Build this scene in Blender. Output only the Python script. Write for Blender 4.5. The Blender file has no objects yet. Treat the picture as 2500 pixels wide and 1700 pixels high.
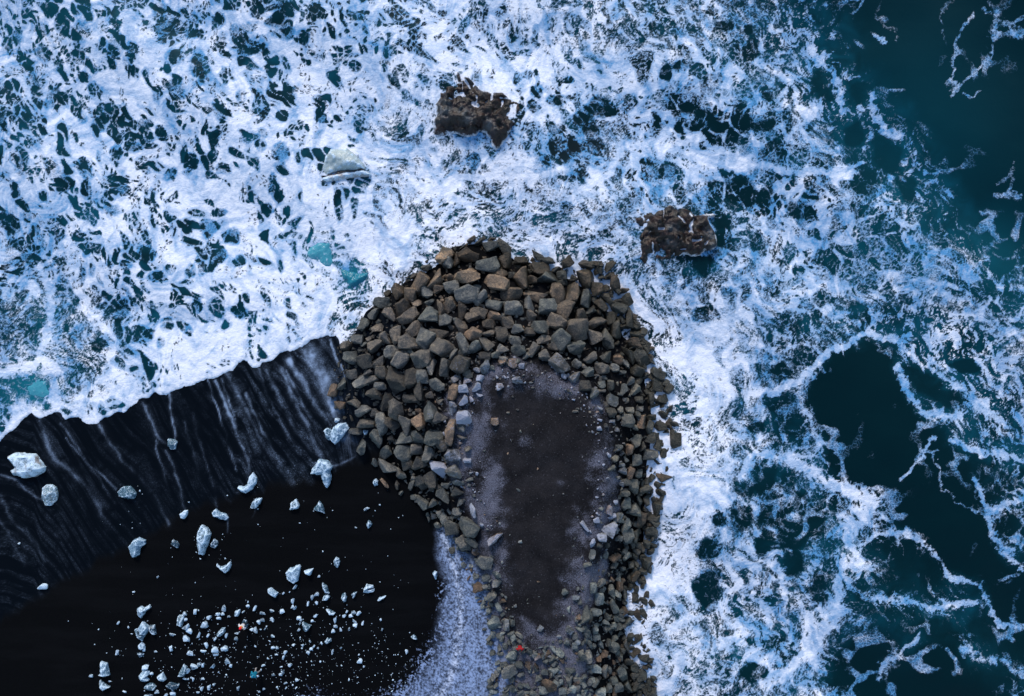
import bpy, bmesh, math, random
import numpy as np
from mathutils import Vector, Matrix

# ------------------------------------------------------------------ camera, sky, sun, exposure
SC = bpy.context.scene
COL = SC.collection
H = 78.5                      # drone height above the sea, metres
PPM = 25.0                    # photograph pixels per metre at sea level
cam_d = bpy.data.cameras.new('camera')
cam = bpy.data.objects.new('camera', cam_d)
COL.objects.link(cam)
cam.location = (0, 0, H)
cam.rotation_euler = (0, 0, 0)
cam_d.sensor_width = 36.0
cam_d.lens = 36.0 * H / 100.0
cam_d.clip_start = 0.5
cam_d.clip_end = 3000
SC.camera = cam

SUN_EL, SUN_AZ = math.radians(32), math.radians(14)     # azimuth measured from +Y towards -X (light from the top of the picture)
world = bpy.data.worlds.new('World'); SC.world = world
world.use_nodes = True
wn = world.node_tree.nodes; wl = world.node_tree.links
bg = wn.get('Background') or wn.new('ShaderNodeBackground')
sky = wn.new('ShaderNodeTexSky'); sky.sky_type = 'NISHITA'; sky.sun_disc = False
sky.sun_elevation = SUN_EL; sky.sun_rotation = -SUN_AZ
sky.air_density = 1.3; sky.dust_density = 0.6; sky.ozone_density = 2.0
wl.new(sky.outputs[0], bg.inputs[0]); bg.inputs[1].default_value = 0.105
sun_d = bpy.data.lights.new('sun', 'SUN'); sun_d.energy = 1.5; sun_d.angle = math.radians(12)
sun_d.color = (1.0, 0.89, 0.80)
sun = bpy.data.objects.new('sun', sun_d); COL.objects.link(sun)
sdir = Vector((-math.sin(SUN_AZ) * math.cos(SUN_EL), math.cos(SUN_AZ) * math.cos(SUN_EL), math.sin(SUN_EL)))
sun.rotation_euler = sdir.to_track_quat('Z', 'Y').to_euler()
SC.view_settings.view_transform = 'Standard'; SC.view_settings.look = 'None'
SC.view_settings.gamma = 1.0; SC.view_settings.use_curve_mapping = False
SC.view_settings.exposure = 0.95

random.seed(7); RS = np.random.RandomState(11)

# ------------------------------------------------------------------ numeric helpers
def W(px, py, z=0.0):
    k = (H - z) / H / PPM
    return (px - 1250.0) * k, (850.0 - py) * k
def PX(x, y, z):
    k = PPM * H / (H - z)
    return 1250.0 + x * k, 850.0 - y * k

_tabs = [np.random.RandomState(s).rand(256, 256).astype(np.float32) for s in range(12)]
def vnoise(x, y, seed=0):
    t = _tabs[seed % 12]
    xf = np.floor(x); yf = np.floor(y); fx = x - xf; fy = y - yf
    xi = xf.astype(np.int32); yi = yf.astype(np.int32)
    fx = fx * fx * fx * (fx * (fx * 6 - 15) + 10); fy = fy * fy * fy * (fy * (fy * 6 - 15) + 10)
    x0 = xi & 255; x1 = (xi + 1) & 255; y0 = yi & 255; y1 = (yi + 1) & 255
    return (t[x0, y0] * (1 - fx) + t[x1, y0] * fx) * (1 - fy) + (t[x0, y1] * (1 - fx) + t[x1, y1] * fx) * fy
def fbm(x, y, seed=0, oct=4, gain=0.5):
    s = 0; a = 1; n = 0
    for i in range(oct):
        s = s + a * vnoise(x * 2 ** i + 17.3 * i, y * 2 ** i - 9.1 * i, seed + i); n += a; a *= gain
    return s / n
def sstep(a, b, x):
    t = np.clip((x - a) / (b - a), 0, 1); return t * t * (3 - 2 * t)
def seg_dist(x, y, ax, ay, bx, by):
    dx, dy = bx - ax, by - ay
    t = np.clip(((x - ax) * dx + (y - ay) * dy) / (dx * dx + dy * dy + 1e-9), 0, 1)
    return np.hypot(x - ax - t * dx, y - ay - t * dy), t
def poly_sd(x, y, P):                       # positive inside
    d = np.full(x.shape, 1e9); ins = np.zeros(x.shape, bool); n = len(P)
    for i in range(n):
        ax, ay = P[i]; bx, by = P[(i + 1) % n]
        dd, _ = seg_dist(x, y, ax, ay, bx, by); d = np.minimum(d, dd)
        c = ((ay > y) != (by > y)) & (x < (bx - ax) * (y - ay) / ((by - ay) if abs(by - ay) > 1e-9 else 1e-9) + ax)
        ins ^= c
    return np.where(ins, d, -d)
def pts(s, ox=0.0, oy=0.0, sc=1.0):
    return [(ox + float(a.split(',')[0]) / sc, oy + float(a.split(',')[1]) / sc) for a in s.split()]
def rows(s, ox=0.0, oy=0.0, sc=1.0):
    out = []
    for a in s.split():
        v = [float(q) for q in a.split(',')]
        x, y = ox + v[0] / sc, oy + v[1] / sc
        a_, b_ = (v[2] / sc, (v[3] if len(v) > 3 else v[2]) / sc)
        out.append((x, y, a_, b_, v[4] if len(v) > 4 else 0.0))
    return out
def axis(lo, hi, step, far, n=14, ring=0.0, rstep=.3):
    core = np.arange(lo, hi + step * .5, step)
    r = np.arange(rstep, ring + 1e-6, rstep)
    g = ring + np.geomspace(1.0, far, n)
    return np.concatenate([(lo - g)[::-1], (lo - r)[::-1], core, hi + r, hi + g])

# ------------------------------------------------------------------ object helpers
def tag(o, label=None, cat=None, group=None, kind=None):
    if label: o['label'] = label
    if cat: o['category'] = cat
    if group: o['group'] = group
    if kind: o['kind'] = kind
    return o
def obj(name, me, mat=None, parent=None, loc=None, rot=None, scale=None):
    o = bpy.data.objects.new(name, me)
    COL.objects.link(o)
    if mat is not None and me is not None and len(me.materials) == 0: me.materials.append(mat)
    if parent is not None: o.parent = parent
    if loc is not None: o.location = loc
    if rot is not None: o.rotation_euler = rot
    if scale is not None: o.scale = scale
    return o
def empty(name, loc=(0, 0, 0)):
    o = bpy.data.objects.new(name, None); COL.objects.link(o); o.location = loc; return o
def grid_mesh(name, X, Y, Z, keep=None, smooth=True):
    ny, nx = X.shape
    idx = np.arange(nx * ny).reshape(ny, nx)
    f = np.stack([idx[:-1, :-1], idx[:-1, 1:], idx[1:, 1:], idx[1:, :-1]], -1).reshape(-1, 4)
    co = np.stack([X, Y, Z], -1).reshape(-1, 3)
    remap = None
    if keep is not None:
        f = f[keep.reshape(-1)[f].any(1)]
        used = np.zeros(nx * ny, bool); used[f.reshape(-1)] = True
        remap = np.cumsum(used) - 1
        f = remap[f]; co = co[used]; remap = used
    me = bpy.data.meshes.new(name)
    me.vertices.add(len(co)); me.vertices.foreach_set('co', co.astype(np.float32).reshape(-1))
    me.loops.add(f.size); me.loops.foreach_set('vertex_index', f.astype(np.int32).reshape(-1))
    me.polygons.add(len(f))
    me.polygons.foreach_set('loop_start', np.arange(0, f.size, 4, dtype=np.int32))
    me.polygons.foreach_set('loop_total', np.full(len(f), 4, np.int32))
    me.update(calc_edges=True)
    if smooth: me.polygons.foreach_set('use_smooth', np.ones(len(f), bool))
    return me, remap
def vattr(me, name, arr, used=None):
    a = np.asarray(arr, np.float32)
    if a.ndim >= 2 and a.shape[-1] == 3 and a.ndim == 3 or name.endswith('_v'):
        a = a.reshape(-1, 3)
        if used is not None: a = a[used]
        at = me.attributes.new(name, 'FLOAT_VECTOR', 'POINT'); at.data.foreach_set('vector', a.reshape(-1))
    else:
        a = a.reshape(-1)
        if used is not None: a = a[used]
        at = me.attributes.new(name, 'FLOAT', 'POINT'); at.data.foreach_set('value', a)

# ------------------------------------------------------------------ node helpers
class NT:
    def __init__(self, name):
        self.m = bpy.data.materials.new(name); self.m.use_nodes = True
        self.t = self.m.node_tree; self.t.nodes.clear()
        self.out = self.t.nodes.new('ShaderNodeOutputMaterial')
    def n(self, ty, **kw):
        nd = self.t.nodes.new(ty)
        for k, v in kw.items(): setattr(nd, k, v)
        return nd
    def set(self, sock, v):
        if isinstance(v, bpy.types.NodeSocket): self.t.links.new(v, sock)
        elif isinstance(v, (tuple, list)) and len(v) == 3 and sock.type == 'RGBA': sock.default_value = (*v, 1)
        else: sock.default_value = v
    def math(self, op, a, b=0.0, c=None, clamp=False):
        nd = self.n('ShaderNodeMath', operation=op, use_clamp=clamp)
        self.set(nd.inputs[0], a); self.set(nd.inputs[1], b)
        if c is not None: self.set(nd.inputs[2], c)
        return nd.outputs[0]
    def add(self, a, b): return self.math('ADD', a, b)
    def sub(self, a, b): return self.math('SUBTRACT', a, b)
    def mul(self, a, b): return self.math('MULTIPLY', a, b)
    def mad(self, a, b, c): return self.math('MULTIPLY_ADD', a, b, c)
    def mx(self, a, b): return self.math('MAXIMUM', a, b)
    def mn(self, a, b): return self.math('MINIMUM', a, b)
    def vm(self, op, a, b=(0, 0, 0)):
        nd = self.n('ShaderNodeVectorMath', operation=op)
        self.set(nd.inputs[0], a); 
        if op == 'SCALE': self.set(nd.inputs['Scale'], b)
        else: self.set(nd.inputs[1], b)
        return nd.outputs[0]
    def ss(self, x, a, b, lo=0.0, hi=1.0):
        nd = self.n('ShaderNodeMapRange', interpolation_type='SMOOTHSTEP')
        self.set(nd.inputs[0], x); self.set(nd.inputs[1], a); self.set(nd.inputs[2], b)
        self.set(nd.inputs[3], lo); self.set(nd.inputs[4], hi); return nd.outputs[0]
    def lin(self, x, a, b, lo=0.0, hi=1.0):
        nd = self.n('ShaderNodeMapRange', clamp=True)
        self.set(nd.inputs[0], x); self.set(nd.inputs[1], a); self.set(nd.inputs[2], b)
        self.set(nd.inputs[3], lo); self.set(nd.inputs[4], hi); return nd.outputs[0]
    def attr(self, name, ty='GEOMETRY', out='Fac'):
        nd = self.n('ShaderNodeAttribute', attribute_name=name, attribute_type=ty); return nd.outputs[out]
    def noise(self, vec, scale, detail=4, rough=0.55, out='Fac', dist=0.0, dims='3D'):
        nd = self.n('ShaderNodeTexNoise', noise_dimensions=dims)
        if vec is not None: self.set(nd.inputs['Vector'], vec)
        self.set(nd.inputs['Scale'], scale); self.set(nd.inputs['Detail'], detail)
        self.set(nd.inputs['Roughness'], rough); self.set(nd.inputs['Distortion'], dist)
        return nd.outputs[out]
    def vor(self, vec, scale, feature='F1', out='Distance', rnd=1.0, dims='2D'):
        nd = self.n('ShaderNodeTexVoronoi', feature=feature, voronoi_dimensions=dims)
        self.set(nd.inputs['Vector'], vec); self.set(nd.inputs['Scale'], scale)
        self.set(nd.inputs['Randomness'], rnd); return nd.outputs[out]
    def mix(self, f, a, b):
        nd = self.n('ShaderNodeMix', data_type='RGBA')
        self.set(nd.inputs[0], f); self.set(nd.inputs[6], a); self.set(nd.inputs[7], b); return nd.outputs[2]
    def bump(self, h, strength=0.5, dist=0.1, normal=None):
        nd = self.n('ShaderNodeBump'); self.set(nd.inputs['Height'], h)
        self.set(nd.inputs['Strength'], strength); self.set(nd.inputs['Distance'], dist)
        if normal is not None: self.set(nd.inputs['Normal'], normal)
        return nd.outputs[0]
    def pos(self): return self.n('ShaderNodeNewGeometry').outputs['Position']
    def bsdf(self, color, rough=0.6, normal=None, spec=0.5, **kw):
        b = self.n('ShaderNodeBsdfPrincipled')
        self.set(b.inputs['Base Color'], color); self.set(b.inputs['Roughness'], rough)
        self.set(b.inputs['Specular IOR Level'], spec)
        if normal is not None: self.set(b.inputs['Normal'], normal)
        for k, v in kw.items(): self.set(b.inputs[k.replace('_', ' ')], v)
        return b.outputs[0]
    def done(self, sh):
        self.t.links.new(sh, self.out.inputs['Surface']); return self.m

# ------------------------------------------------------------------ terrain fields (metres)
PLATEAU_Z = 4.0
PLATEAU_PX = pts('1250,905 1330,925 1420,965 1468,1050 1480,1200 1455,1330 1430,1450 1410,1560 1410,2600 1235,2600 1240,1600 1225,1480 1200,1380 1165,1250 1125,1150 1115,1050 1140,965 1200,915')
TOE_PX = pts('1030,2600 1040,1760 1062,1500 1075,1320 1010,1210 960,1130 900,1085 875,1045 830,1020 800,960 825,830 870,740 960,675 1010,620 1080,575 1200,560 1330,590 1440,622 1510,690 1560,800 1610,880 1645,950 1655,1060 1625,1200 1600,1300 1580,1400 1580,1500 1590,1620 1600,2600')
PLATEAU = [W(a, b, PLATEAU_Z) for a, b in PLATEAU_PX]
TOE = [W(a, b, 0.6 if a < 1100 and b > 950 else 0.0) for a, b in TOE_PX]
SWASH = np.array(pts('-3000,2950 -600,1640 -150,1210 0,1084 20,1060 45,1040 83,1006 100,1022 141,1012 182,1022 241,1030 289,1012 330,988 355,971 396,964 430,956 478,942 530,919 571,911 585,889 599,885 623,899 664,888 692,866 726,854 744,840 768,830 800,815 822,815 838,850 850,920 862,985 880,1012 1000,1015 5000,1015'))
def swash_sd(px, py):                       # >0 seaward, metres
    return (np.interp(px, SWASH[:, 0], SWASH[:, 1]) - py) / PPM
def beach_z(x, y):
    px, py = PX(x, y, 0.3)
    inland = (py - (1050.0 - 0.284 * px)) * 0.962 / PPM
    z = np.where(inland > 0, 0.32 + 0.055 * inland, 0.32 + 0.075 * inland)
    z = np.clip(z, -3.0, 2.4 + 0.004 * inland)
    k = sstep(1180, 1330, px)
    return z * (1 - k) + np.minimum(z, -3.0) * k
def ground_z(x, y):
    b = beach_z(x, y)
    dT = poly_sd(x, y, TOE); dP = -poly_sd(x, y, PLATEAU)
    zt = np.maximum(b, -0.9)
    s = np.clip(dT, 0, None) / (np.clip(dT, 0, None) + np.clip(dP, 0, None) + 1e-6)
    s = s ** 1.2
    zm = zt + (PLATEAU_Z - zt) * s
    zo = np.maximum(b, np.where(b < -0.5, -0.9 + 0.45 * np.minimum(dT, 0), b))
    z = np.where(dT > 0, zm, zo)
    z = z + (fbm(x * .35, y * .35, 3, 4) - .5) * 0.35 * sstep(.0, .6, s) + (fbm(x * .12, y * .12, 5, 3) - .5) * 0.22
    return z

# ground sheet: fine over beach and breakwater, coarse far away
gx = axis(-54, 16, 0.13, 900); gy = axis(-38, 13, 0.13, 900)
GX, GY = np.meshgrid(gx, gy)
GZ = ground_z(GX, GY)
GPX, GPY = PX(GX, GY, GZ)
def sample_ground(x, y):
    i = int(np.clip(np.searchsorted(gx, x) - 1, 0, len(gx) - 2)); j = int(np.clip(np.searchsorted(gy, y) - 1, 0, len(gy) - 2))
    fx = (x - gx[i]) / (gx[i + 1] - gx[i]); fy = (y - gy[j]) / (gy[j + 1] - gy[j])
    return float((GZ[j, i] * (1 - fx) + GZ[j, i + 1] * fx) * (1 - fy) + (GZ[j + 1, i] * (1 - fx) + GZ[j + 1, i + 1] * fx) * fy)
def on_ground(px, py, lift=0.0):            # the place on the ground that the photograph shows at this pixel
    z = 1.0
    for _ in range(6):
        x, y = W(px, py, z + lift); z = sample_ground(x, y)
    return x, y, z

# --- frost, ice crust, wet film and foam streaks lying on the ground (each a field over the ground)
def blur_poly(P, soft, wob=18, seed=1):
    n = (fbm(GPX / 40., GPY / 40., seed, 4) - .5) * 2 * wob
    return sstep(-soft, soft, poly_sd(GPX, GPY, P) + n)
crust = blur_poly(pts('1072,1305 1110,1310 1150,1370 1180,1420 1200,1500 1220,1560 1240,1640 1225,1760 1225,2600 900,2600 960,1760 1040,1640 1075,1560 1090,1480 1092,1400 1075,1350'), 22, 14, 2)
crust_speck = blur_poly(pts('1075,1310 1110,1310 1110,1500 1100,1760 1080,2600 600,2600 600,1750 720,1690 860,1710 950,1670 1005,1620 1040,1560 1062,1490 1080,1400'), 42, 28, 3)
ridge_l = np.full(GPX.shape, 1e9)
R_ = pts('1078,1300 1095,1335 1108,1370 1117,1420 1125,1460 1122,1500 1121,1550 1117,1600 1104,1640 1085,1680 1060,1720 1000,1800')
for a, b in zip(R_[:-1], R_[1:]):
    d, _ = seg_dist(GPX, GPY, *a, *b); ridge_l = np.minimum(ridge_l, d)
ridge = np.exp(-(ridge_l / (6 + 7 * fbm(GPX / 30., GPY / 30., 4, 2))) ** 2)
inner_dark = blur_poly(pts('1255,940 1330,950 1425,965 1450,1010 1455,1120 1432,1230 1398,1330 1385,1420 1368,1490 1335,1525 1285,1520 1245,1465 1235,1380 1222,1270 1208,1170 1200,1060 1212,985'), 58, 46, 6)
mound = sstep(0.1, 0.9, (GZ - np.maximum(beach_z(GX, GY), -0.9)) / 3.0)
dPl = -poly_sd(GPX, GPY, PLATEAU_PX)
nearp = sstep(62, 8, dPl + (fbm(GPX / 30., GPY / 30., 3, 3) - .5) * 50)
frost = np.clip(mound * nearp * (1 - inner_dark) * (0.62 + 1.3 * (fbm(GPX / 45., GPY / 45., 7, 4) - .5)), 0, 1)
frost = frost * (0.55 + 0.45 * sstep(820, 1000, GPY))
for (cx, cy, r, a) in [(1283, 1080, 26, .45), (1240, 1062, 16, .3), (1370, 1180, 16, .35), (1330, 935, 40, .6), (1395, 950, 30, .7), (1455, 985, 22, .7), (1175, 1060, 40, .5), (1190, 1150, 40, .35), (1440, 1290, 34, .5), (1400, 1420, 40, .45), (1215, 1340, 40, .45), (1350, 1590, 90, .5), (1290, 1640, 60, .45), (1170, 1120, 30, .5)]:
    frost = np.maximum(frost, a * np.exp(-((GPX - cx) ** 2 + (GPY - cy) ** 2) / r ** 2) * mound)
FILM = np.array(pts('-3000,3600 -600,1850 0,1520 130,1440 269,1362 400,1290 516,1232 620,1200 753,1178 800,1160 860,1130 925,1090 1000,1050'))
film_end = np.interp(GPX, FILM[:, 0], FILM[:, 1]) + (fbm(GPX / 35., GPY / 200., 8, 3) - .5) * 46
film = sstep(12, -22, GPY - film_end) * sstep(1020, 930, GPX)
sd_g = swash_sd(GPX, GPY)
# flow lines of the backwash: u across, v along
slope = 0.52 + 0.30 * sstep(650, 50, GPX)
yl = np.interp(GPX, SWASH[:, 0], SWASH[:, 1])
U = GPX - slope * (GPY - yl) + (fbm(GPX / 160., GPY / 160., 9, 2) - .5) * 26
V = GPY + 0.5 * GPX
streak = np.zeros(GPX.shape)
STREAKS = [  # polyline (source px), width px, strength
 ('505,925 525,985 545,1040 560,1090 578,1150', 4, .8), ('525,930 560,1010 585,1080 605,1120 612,1155', 7, .8), ('540,925 565,1000 580,1060', 5, .6),
 ('555,910 600,1000 640,1080 680,1140 715,1180', 12, .55), ('600,960 640,1050 670,1110 700,1165', 6, .7), ('630,900 660,980 700,1060 730,1100', 6, .45),
 ('650,905 690,985 720,1050 760,1100 790,1120', 10, .45), ('690,905 725,990 760,1060 785,1110', 12, .75), ('705,880 740,930 770,990 795,1025', 16, 1.0),
 ('700,905 745,1000 775,1050', 8, .7), ('412,960 420,1010 428,1060 428,1080', 5, .9), ('348,985 370,1030 385,1070 410,1085', 8, .8), ('380,1075 385,1110 400,1150 415,1200', 5, .5),
 ('405,1100 425,1150 440,1190 452,1245', 6, .7), ('240,1035 275,1090 300,1125 340,1165 380,1210 410,1280', 9, .6), ('150,1035 190,1090 220,1140 250,1180 280,1230', 5, .5),
 ('95,1015 110,1070 130,1120 170,1150 215,1190 245,1240 262,1290', 13, .55), ('160,1070 210,1130 255,1165 285,1195', 4, .7), ('0,1160 40,1172 60,1195 90,1215 108,1222', 5, .9),
 ('0,1210 30,1270 70,1310 110,1370', 8, .4), ('0,1270 30,1320 60,1380', 6, .35), ('60,1290 90,1330 110,1380', 5, .3), ('470,1000 480,1060 500,1120 520,1180 530,1240', 5, .35),
 ('450,1030 470,1100 490,1160', 6, .25), ('800,1010 830,1050 850,1060 880,1040', 10, .45), ('835,1040 850,1085 860,1110', 14, .5), ('770,1130 790,1140 830,1135 865,1115', 5, .6),
 ('800,960 815,1010 830,1040 850,1060', 16, .9), ('555,1255 555,1300', 3, .5), ('627,1240 615,1262', 3, .5), ('808,830 820,870 835,900 842,930', 6, 1.0), ('762,862 785,915 806,965 816,1000', 46, 1.0), ('745,860 775,920', 26, .7), ('560,915 580,960 590,1000', 22, .5), ('690,905 715,960', 24, .6), ('845,1070 865,1080', 40, .5)]
for s_, w_, a_ in STREAKS:
    Q = pts(s_)
    m = (GPX > min(q[0] for q in Q) - 60) & (GPX < max(q[0] for q in Q) + 60) & (GPY > min(q[1] for q in Q) - 60) & (GPY < max(q[1] for q in Q) + 60)
    xs, ys = GPX[m], GPY[m]
    wob = (fbm(xs / 22., ys / 22., 5, 3) - .5) * 9
    d = np.full(xs.shape, 1e9)
    tt = np.zeros(xs.shape)
    for i_, (a, b) in enumerate(zip(Q[:-1], Q[1:])):
        dd, t_ = seg_dist(xs + wob, ys, *a, *b); tt = np.where(dd < d, (i_ + t_) / (len(Q) - 1), tt); d = np.minimum(d, dd)
    a_ = a_ * (1 - .50 * tt ** 1.5) * np.clip(.42 + 1.7 * (fbm(xs / 26., ys / 40., 2, 3) - .28), .1, 1.15)
    streak[m] = np.maximum(streak[m], a_ * (.85 * np.exp(-(d / (w_ * .38 + .8)) ** 2) + .24 * np.exp(-(d / (w_ * 1.3)) ** 2)))
fs_amt = film * (0.10 + 0.42 * sstep(480, 640, GPX) * sstep(900, 780, GPX) + 0.10 * sstep(300, 100, GPX))
gme, _ = grid_mesh('ground', GX, GY, GZ)
vattr(gme, 'crust', crust); vattr(gme, 'speck', crust_speck); vattr(gme, 'ridge', ridge); vattr(gme, 'frost', frost)
vattr(gme, 'film', film); vattr(gme, 'streak', streak); vattr(gme, 'fs', fs_amt); vattr(gme, 'mound', mound)
vattr(gme, 'rock_gap_shade', mound * sstep(0, 60, dPl))  # shade of the gaps between boulders, put into the ground colour
vattr(gme, 'flow_v', np.stack([U / PPM, V / PPM, U * 0], -1))

def fl0(N):
    m = N.n('ShaderNodeMapping'); N.set(m.inputs['Vector'], N.pos()); m.inputs['Rotation'].default_value = (0, 0, math.radians(-16)); m.inputs['Scale'].default_value = (.10, .55, 1); return m.outputs[0]
def ground_material():
    N = NT('black_sand_gravel_frost')
    p = N.pos()
    mound_a = N.attr('mound')
    grit = N.noise(p, 9.0, 5, .7)
    grit2 = N.noise(p, 2.2, 4, .6)
    patch = N.noise(p, 0.45, 5, .6)
    sand = N.mix(grit, (.0012, .0014, .0019), (.0034, .0038, .0048))
    gravel = N.mix(N.ss(N.add(N.mul(grit, .6), N.mul(patch, .6)), .4, .9), (.008, .0078, .009), (.030, .028, .031))
    stone = N.ss(N.vor(p, 3.4, 'F1', 'Distance', dims='3D'), .17, .09)
    stone_r = N.vor(p, 3.4, 'F1', 'Color', dims='3D')
    sep = N.n('ShaderNodeSeparateColor'); N.set(sep.inputs[0], stone_r)
    keep = N.math('GREATER_THAN', sep.outputs[0], .88)
    peb = N.mul(stone, keep)
    gravel = N.mix(N.mul(peb, .8), gravel, N.mix(sep.outputs[1], (.05, .045, .045), (.20, .19, .2)))
    tide = N.ss(N.noise(fl0(N), 1.0, 4, .6), .45, .7)
    sand = N.mix(N.mul(tide, .45), sand, (.0050, .0056, .0070))
    base = N.mix(N.mul(mound_a, N.sub(1.0, N.mul(N.attr('rock_gap_shade'), .85))), sand, gravel)
    # frost grains
    fr = N.attr('frost')
    fn = N.add(N.mul(N.noise(p, 8.5, 3, .9), .72), N.mul(N.noise(p, 0.9, 4, .6), .30))
    fmask = N.ss(N.sub(N.add(fn, N.mul(fr, .44)), .71), -.10, .10)
    fmask = N.mul(fmask, N.mul(N.ss(fr, .0, .42), .75))
    gr_ = N.noise(p, 11., 2, .9)
    base = N.mix(N.mul(fmask, .55), base, N.mix(N.ss(gr_, .32, .68), (.075, .078, .11), (.38, .39, .50)))
    # sparse frost specks on the bare middle
    sp2 = N.mul(N.ss(N.noise(p, 7.5, 2, .5), .64, .74), N.mul(mound_a, .22))
    base = N.mix(sp2, base, (.22, .22, .26))
    # ice crust at the back of the beach
    cr, sk, rg = N.attr('crust'), N.attr('speck'), N.attr('ridge')
    blot = N.noise(p, 1.5, 5, .68)
    fine = N.noise(p, 5.0, 3, .6)
    c1 = N.mul(cr, N.ss(N.add(N.mul(blot, .45), N.mul(fine, .55)), .38, .62, .12, 1.0))
    c2 = N.mul(N.ss(sk, .05, .8), N.ss(N.add(N.add(N.mul(blot, .6), N.mul(fine, .55)), N.mul(sk, .20)), .74, .86))
    c3 = N.mul(rg, N.mul(N.ss(blot, .38, .58), N.ss(fine, .3, .55, .5, .9)))
    ice = N.mx(c1, N.mx(N.mul(c2, .9), c3))
    base = N.mix(N.math('MINIMUM', ice, 1.0), base, N.mix(c3, (.25, .335, .54), (.56, .63, .80)))
    # foam left on wet sand
    fl = N.attr('flow_v', out='Vector')
    m1 = N.n('ShaderNodeMapping'); N.set(m1.inputs['Vector'], fl); m1.inputs['Scale'].default_value = (1.7, .12, 1)
    st = N.noise(m1.outputs[0], 1.0, 3, .5)
    m2 = N.n('ShaderNodeMapping'); N.set(m2.inputs['Vector'], fl); m2.inputs['Scale'].default_value = (6.5, 3.2, 1)
    sp = N.noise(m2.outputs[0], 1.6, 3, .7)
    fs = N.attr('fs'); sk2 = N.attr('streak'); st2 = N.noise(p, 1.1, 4, .6)
    band = N.ss(st, .42, .72)
    dots = N.ss(sp, .50, .68)
    sheet = N.mul(N.mul(fs, N.ss(st2, .3, .65)), N.mul(band, N.mad(dots, .85, .15)))
    s2 = N.mul(N.mul(sk2, N.ss(st2, .25, .6, .25, 1.0)), N.ss(N.add(N.add(N.mul(sp, .5), N.mul(st, .3)), N.mul(sk2, .35)), .38, .72, .08, 1.0))
    foam = N.math('MINIMUM', N.add(sheet, s2), 1.0)
    base = N.mix(N.mul(N.attr('film'), .8), base, (.0016, .0032, .0058))
    base = N.mix(N.mul(foam, .82), base, (.32, .43, .62))
    film = N.attr('film')
    rough = N.mix(film, N.mix(mound_a, (.75, .75, .75), (.9, .9, .9)), (.22, .22, .22))
    rg_ = N.mix(N.mx(foam, ice), rough, (.6, .6, .6))
    hb = N.add(N.mul(grit, .5), N.add(N.mul(peb, .6), N.mul(fmask, .25)))
    hb = N.mul(hb, N.lin(film, 0, 1, 1.0, .15))
    nb = N.bump(hb, .55, .12)
    return N.done(N.bsdf(base, rg_, nb, N.lin(film, 0, 1, .03, .045)))
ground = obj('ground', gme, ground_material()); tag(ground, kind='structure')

# ------------------------------------------------------------------ the sea
SEA_STEP = 0.105
sx = axis(-52, 52, SEA_STEP, 900, ring=9.); sy = axis(-36, 36, SEA_STEP, 900, ring=9.)
SX, SY = np.meshgrid(sx, sy)
SX = SX.astype(np.float32); SY = SY.astype(np.float32)
SPX, SPY = PX(SX, SY, 0.0)
# foam cover read off every 100 px of the photograph (percent), rows y = 0..1700
DENS = '''60 60 60 65 60 60 55 60 60 45 55 70 75 80 75 75 75 75 60 60 50 22 5 10 12 15
65 65 60 65 65 65 60 60 60 60 65 75 80 75 65 75 80 80 72 65 55 30 5 8 12 25
50 55 65 65 60 60 60 70 75 70 65 80 80 75 80 75 70 70 70 65 55 48 14 8 5 3
50 55 60 70 70 62 70 75 74 70 65 72 75 65 60 60 65 60 60 65 52 50 40 8 3 3
50 60 70 75 75 70 75 85 85 72 62 80 75 60 52 65 60 55 52 60 60 46 50 26 4 6
40 50 65 65 75 80 78 82 88 72 75 78 72 68 68 62 60 58 52 56 62 60 58 48 16 12
20 45 65 70 75 76 76 80 86 82 82 86 82 80 76 68 60 50 55 60 60 60 55 54 36 15
30 40 55 70 66 70 76 80 86 86 75 70 70 70 75 82 78 55 70 66 66 75 75 66 56 36
36 38 48 60 75 80 80 86 84 80 80 80 80 80 80 86 86 85 80 60 58 30 40 70 75 70
42 40 52 70 80 84 86 86 84 80 80 80 80 80 80 86 86 82 84 50 14 3 38 62 75 75
55 38 72 74 84 86 86 86 84 80 80 80 80 80 80 86 90 86 66 40 22 2 8 38 64 74
80 80 80 80 86 86 86 86 84 80 80 80 80 80 80 86 88 90 80 42 48 8 2 14 34 55
80 80 80 80 86 86 86 86 84 80 80 80 80 80 80 86 92 94 70 32 55 58 8 3 10 44
80 80 80 80 86 86 86 86 84 80 80 80 80 80 80 86 92 90 52 36 50 46 30 9 4 38
80 80 80 80 86 86 86 86 84 80 80 80 80 80 80 86 88 80 64 46 58 44 20 32 18 10
80 80 80 80 86 86 86 86 84 80 80 80 80 80 80 86 86 74 64 60 64 40 34 38 28 10
80 80 80 80 86 86 86 86 84 80 80 80 80 80 80 84 76 64 64 74 50 10 24 5 28 14
80 80 80 80 86 86 86 86 84 80 80 80 80 80 80 84 80 74 60 60 60 14 14 5 10 34'''
DG = np.array([[float(v) for v in r.split()] for r in DENS.split('\n')]) / 100.0
def bilin(px, py):
    px = px + (fbm(px / 90., py / 90., 1, 3) - .5) * 90; py = py + (fbm(px / 90., py / 90., 6, 3) - .5) * 90
    u = np.clip(px / 100., 0, 24.999); v = np.clip(py / 100., 0, 16.999)
    i = u.astype(int); j = v.astype(int); fu = u - i; fv = v - j
    return (DG[j, i] * (1 - fu) + DG[j, i + 1] * fu) * (1 - fv) + (DG[j + 1, i] * (1 - fu) + DG[j + 1, i + 1] * fu) * fv
dens = bilin(SPX, SPY) * (1 - .24 * sstep(1380, 1650, SPX) * sstep(820, 650, SPY) - .20 * sstep(1750, 1950, SPX) * sstep(850, 1000, SPY)); dens = dens - .09 * sstep(.1, .45, dens) * sstep(1.05, .7, dens)
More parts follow.
